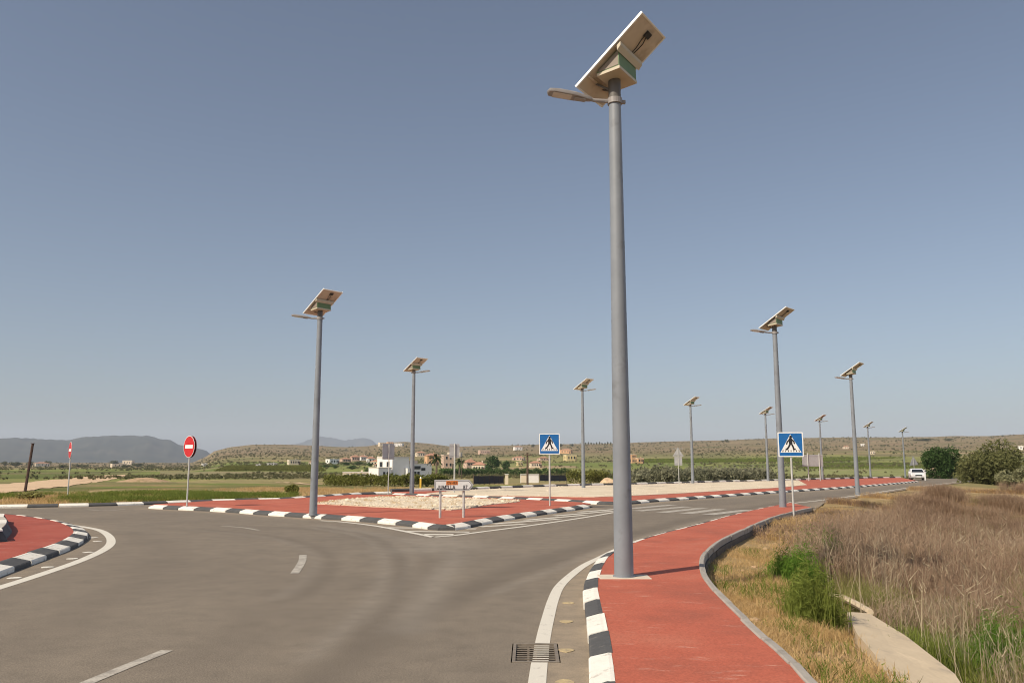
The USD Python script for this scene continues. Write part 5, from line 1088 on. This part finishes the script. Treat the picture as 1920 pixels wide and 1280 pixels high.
# bright green feathery bushes
def feathery(label, px, py, wp, hpx, seed, n=420, mt='bush_green'):
    p, rr = hit(px, py, 5); W, H = wp / F * rr, hpx / F * rr; t = thing('green_bush', label, 'bush', p); r = np.random.default_rng(seed)
    part('stems', stems(n, H * 1.05, W * .2, .010, seed, .42, 0, .2), mt, t)
    m_ = n * 42; d = r.normal(size=(m_, 3)); d[:, 2] = np.abs(d[:, 2]); d /= np.linalg.norm(d, axis=1, keepdims=True); ph = np.arctan2(d[:, 1], d[:, 0])
    lob = 1 + .22 * np.sin(ph * 3 + seed) + .16 * np.sin(ph * 7 + seed * 2) * d[:, 2] + .12 * np.sin(d[:, 2] * 9 + ph * 2)
    c = d * (r.uniform(0, 1, m_) ** .45 * lob * (1 + .10 * r.normal(size=m_)))[:, None] * [W * .46, W * .42, H * .92]
    part('foliage', leaves(c, .034, r, .11), mt, t)
feathery('bright green feathery bush, upper one on the verge beside the thicket', 1545, 1085, 100, 76, 31, 480)
feathery('bright green feathery bush, lower left one of the verge pair', 1492, 1098, 92, 62, 32, 420)
feathery('darker green bush in front of the verge pair, above the concrete slab', 1522, 1176, 98, 92, 33, 520, 'weed_green')
feathery('lush green bush in the bottom right corner', 1885, 1310, 130, 115, 34, 520)
feathery('low green plant in the thicket below the dry stalks', 1640, 1105, 60, 44, 35, 260, 'weed_green')
feathery('small green plant behind the middle of the concrete slab', 1700, 1180, 62, 50, 36, 260, 'weed_green')

# ------------------------------------------------------------------ verge behind the far kerb
def scat_kerb(n, px0, px1, d0, d1, seed, thr=None):
    r = np.random.default_rng(seed); a = int(np.argmin(np.linalg.norm(K3 - G(px0, np.interp(px0, [0, 735, 1690], [952, 925, 897])), axis=1))); b = int(np.argmin(np.linalg.norm(K3 - G(px1, np.interp(px1, [0, 735, 1690], [952, 925, 897])), axis=1)))
    L = K3[min(a, b):max(a, b) + 1]; N = normals2(L); out = []
    while len(out) < n:
        i = r.integers(0, len(L)); q = L[i] + N[i] * r.uniform(d0, d1) + r.normal(size=2) * .5
        if plateau.contains(Point(q)): continue
        if thr is not None and nz(q, 4.0, seed) < thr: continue
        out.append(q)
    q = np.array(out); return np.c_[q, T(q[:, 0], q[:, 1]) - .02], r
P_, r = scat_kerb(3000, 0, 1000, .5, 24, 201, .38)
instancer('field_grass', [('tuft', stems(26, .26, .14, .016, 80 + k, .7, 0, .4), 'straw') for k in range(4)], P_, r.uniform(0, 6.3, len(P_)), r.uniform(.6, 1.5, len(P_)), np.arange(len(P_)) % 4, 'dry grass behind the far kerb at the left', 'grass')
P_, r = scat_kerb(2300, 215, 565, 2.2, 16, 202, .42)
instancer('field_weeds', [('weed', stems(34, .45, .2, .022, 90 + k, .6, 2, .4), 'weed_green') for k in range(4)], P_, r.uniform(0, 6.3, len(P_)), r.uniform(.5, 1.25, len(P_)), np.arange(len(P_)) % 4, 'green weeds on the field edge behind the no entry sign', 'weeds')
P_, r = scat_kerb(1500, 1130, 1680, .6, 14, 203, .42)
instancer('field_grass', [('tuft', stems(26, .4, .2, .022, 110 + k, .7, 2, .4), 'green_stems') for k in range(4)], P_, r.uniform(0, 6.3, len(P_)), r.uniform(.6, 1.5, len(P_)), np.arange(len(P_)) % 4, 'mixed grass along the far kerb below the grey shrubs', 'grass')
p, rr = hit(547, 927, 20); tree_protos('shrub', 'dark green shrub behind the far kerb just left of the island lamp', 34 / F * rr, 19 / F * rr, 'hedge_green', p, 700, .09, 51, .03, catg='shrub', z0=.03)
p, rr = hit(58, 938, 20); tree_protos('shrub', 'brown weed clump at the foot of the dark post', 40 / F * rr, 14 / F * rr, 'green_stems', p, 400, .09, 52, .02, catg='shrub', z0=.03)
# small plants growing in the gravel
q = scatter(gv1, 170, np.random.default_rng(5)); instancer('gravel_weeds', [('weed', stems(14, .12, .07, .010, 130 + k, .8, 0, .4), 'straw') for k in range(3)], np.c_[q, np.full(len(q), .17)], rng.uniform(0, 6.3, len(q)), rng.uniform(.5, 1.4, len(q)), np.arange(len(q)) % 3, 'sparse dry weeds in the gravel of the splitter island', 'weeds')
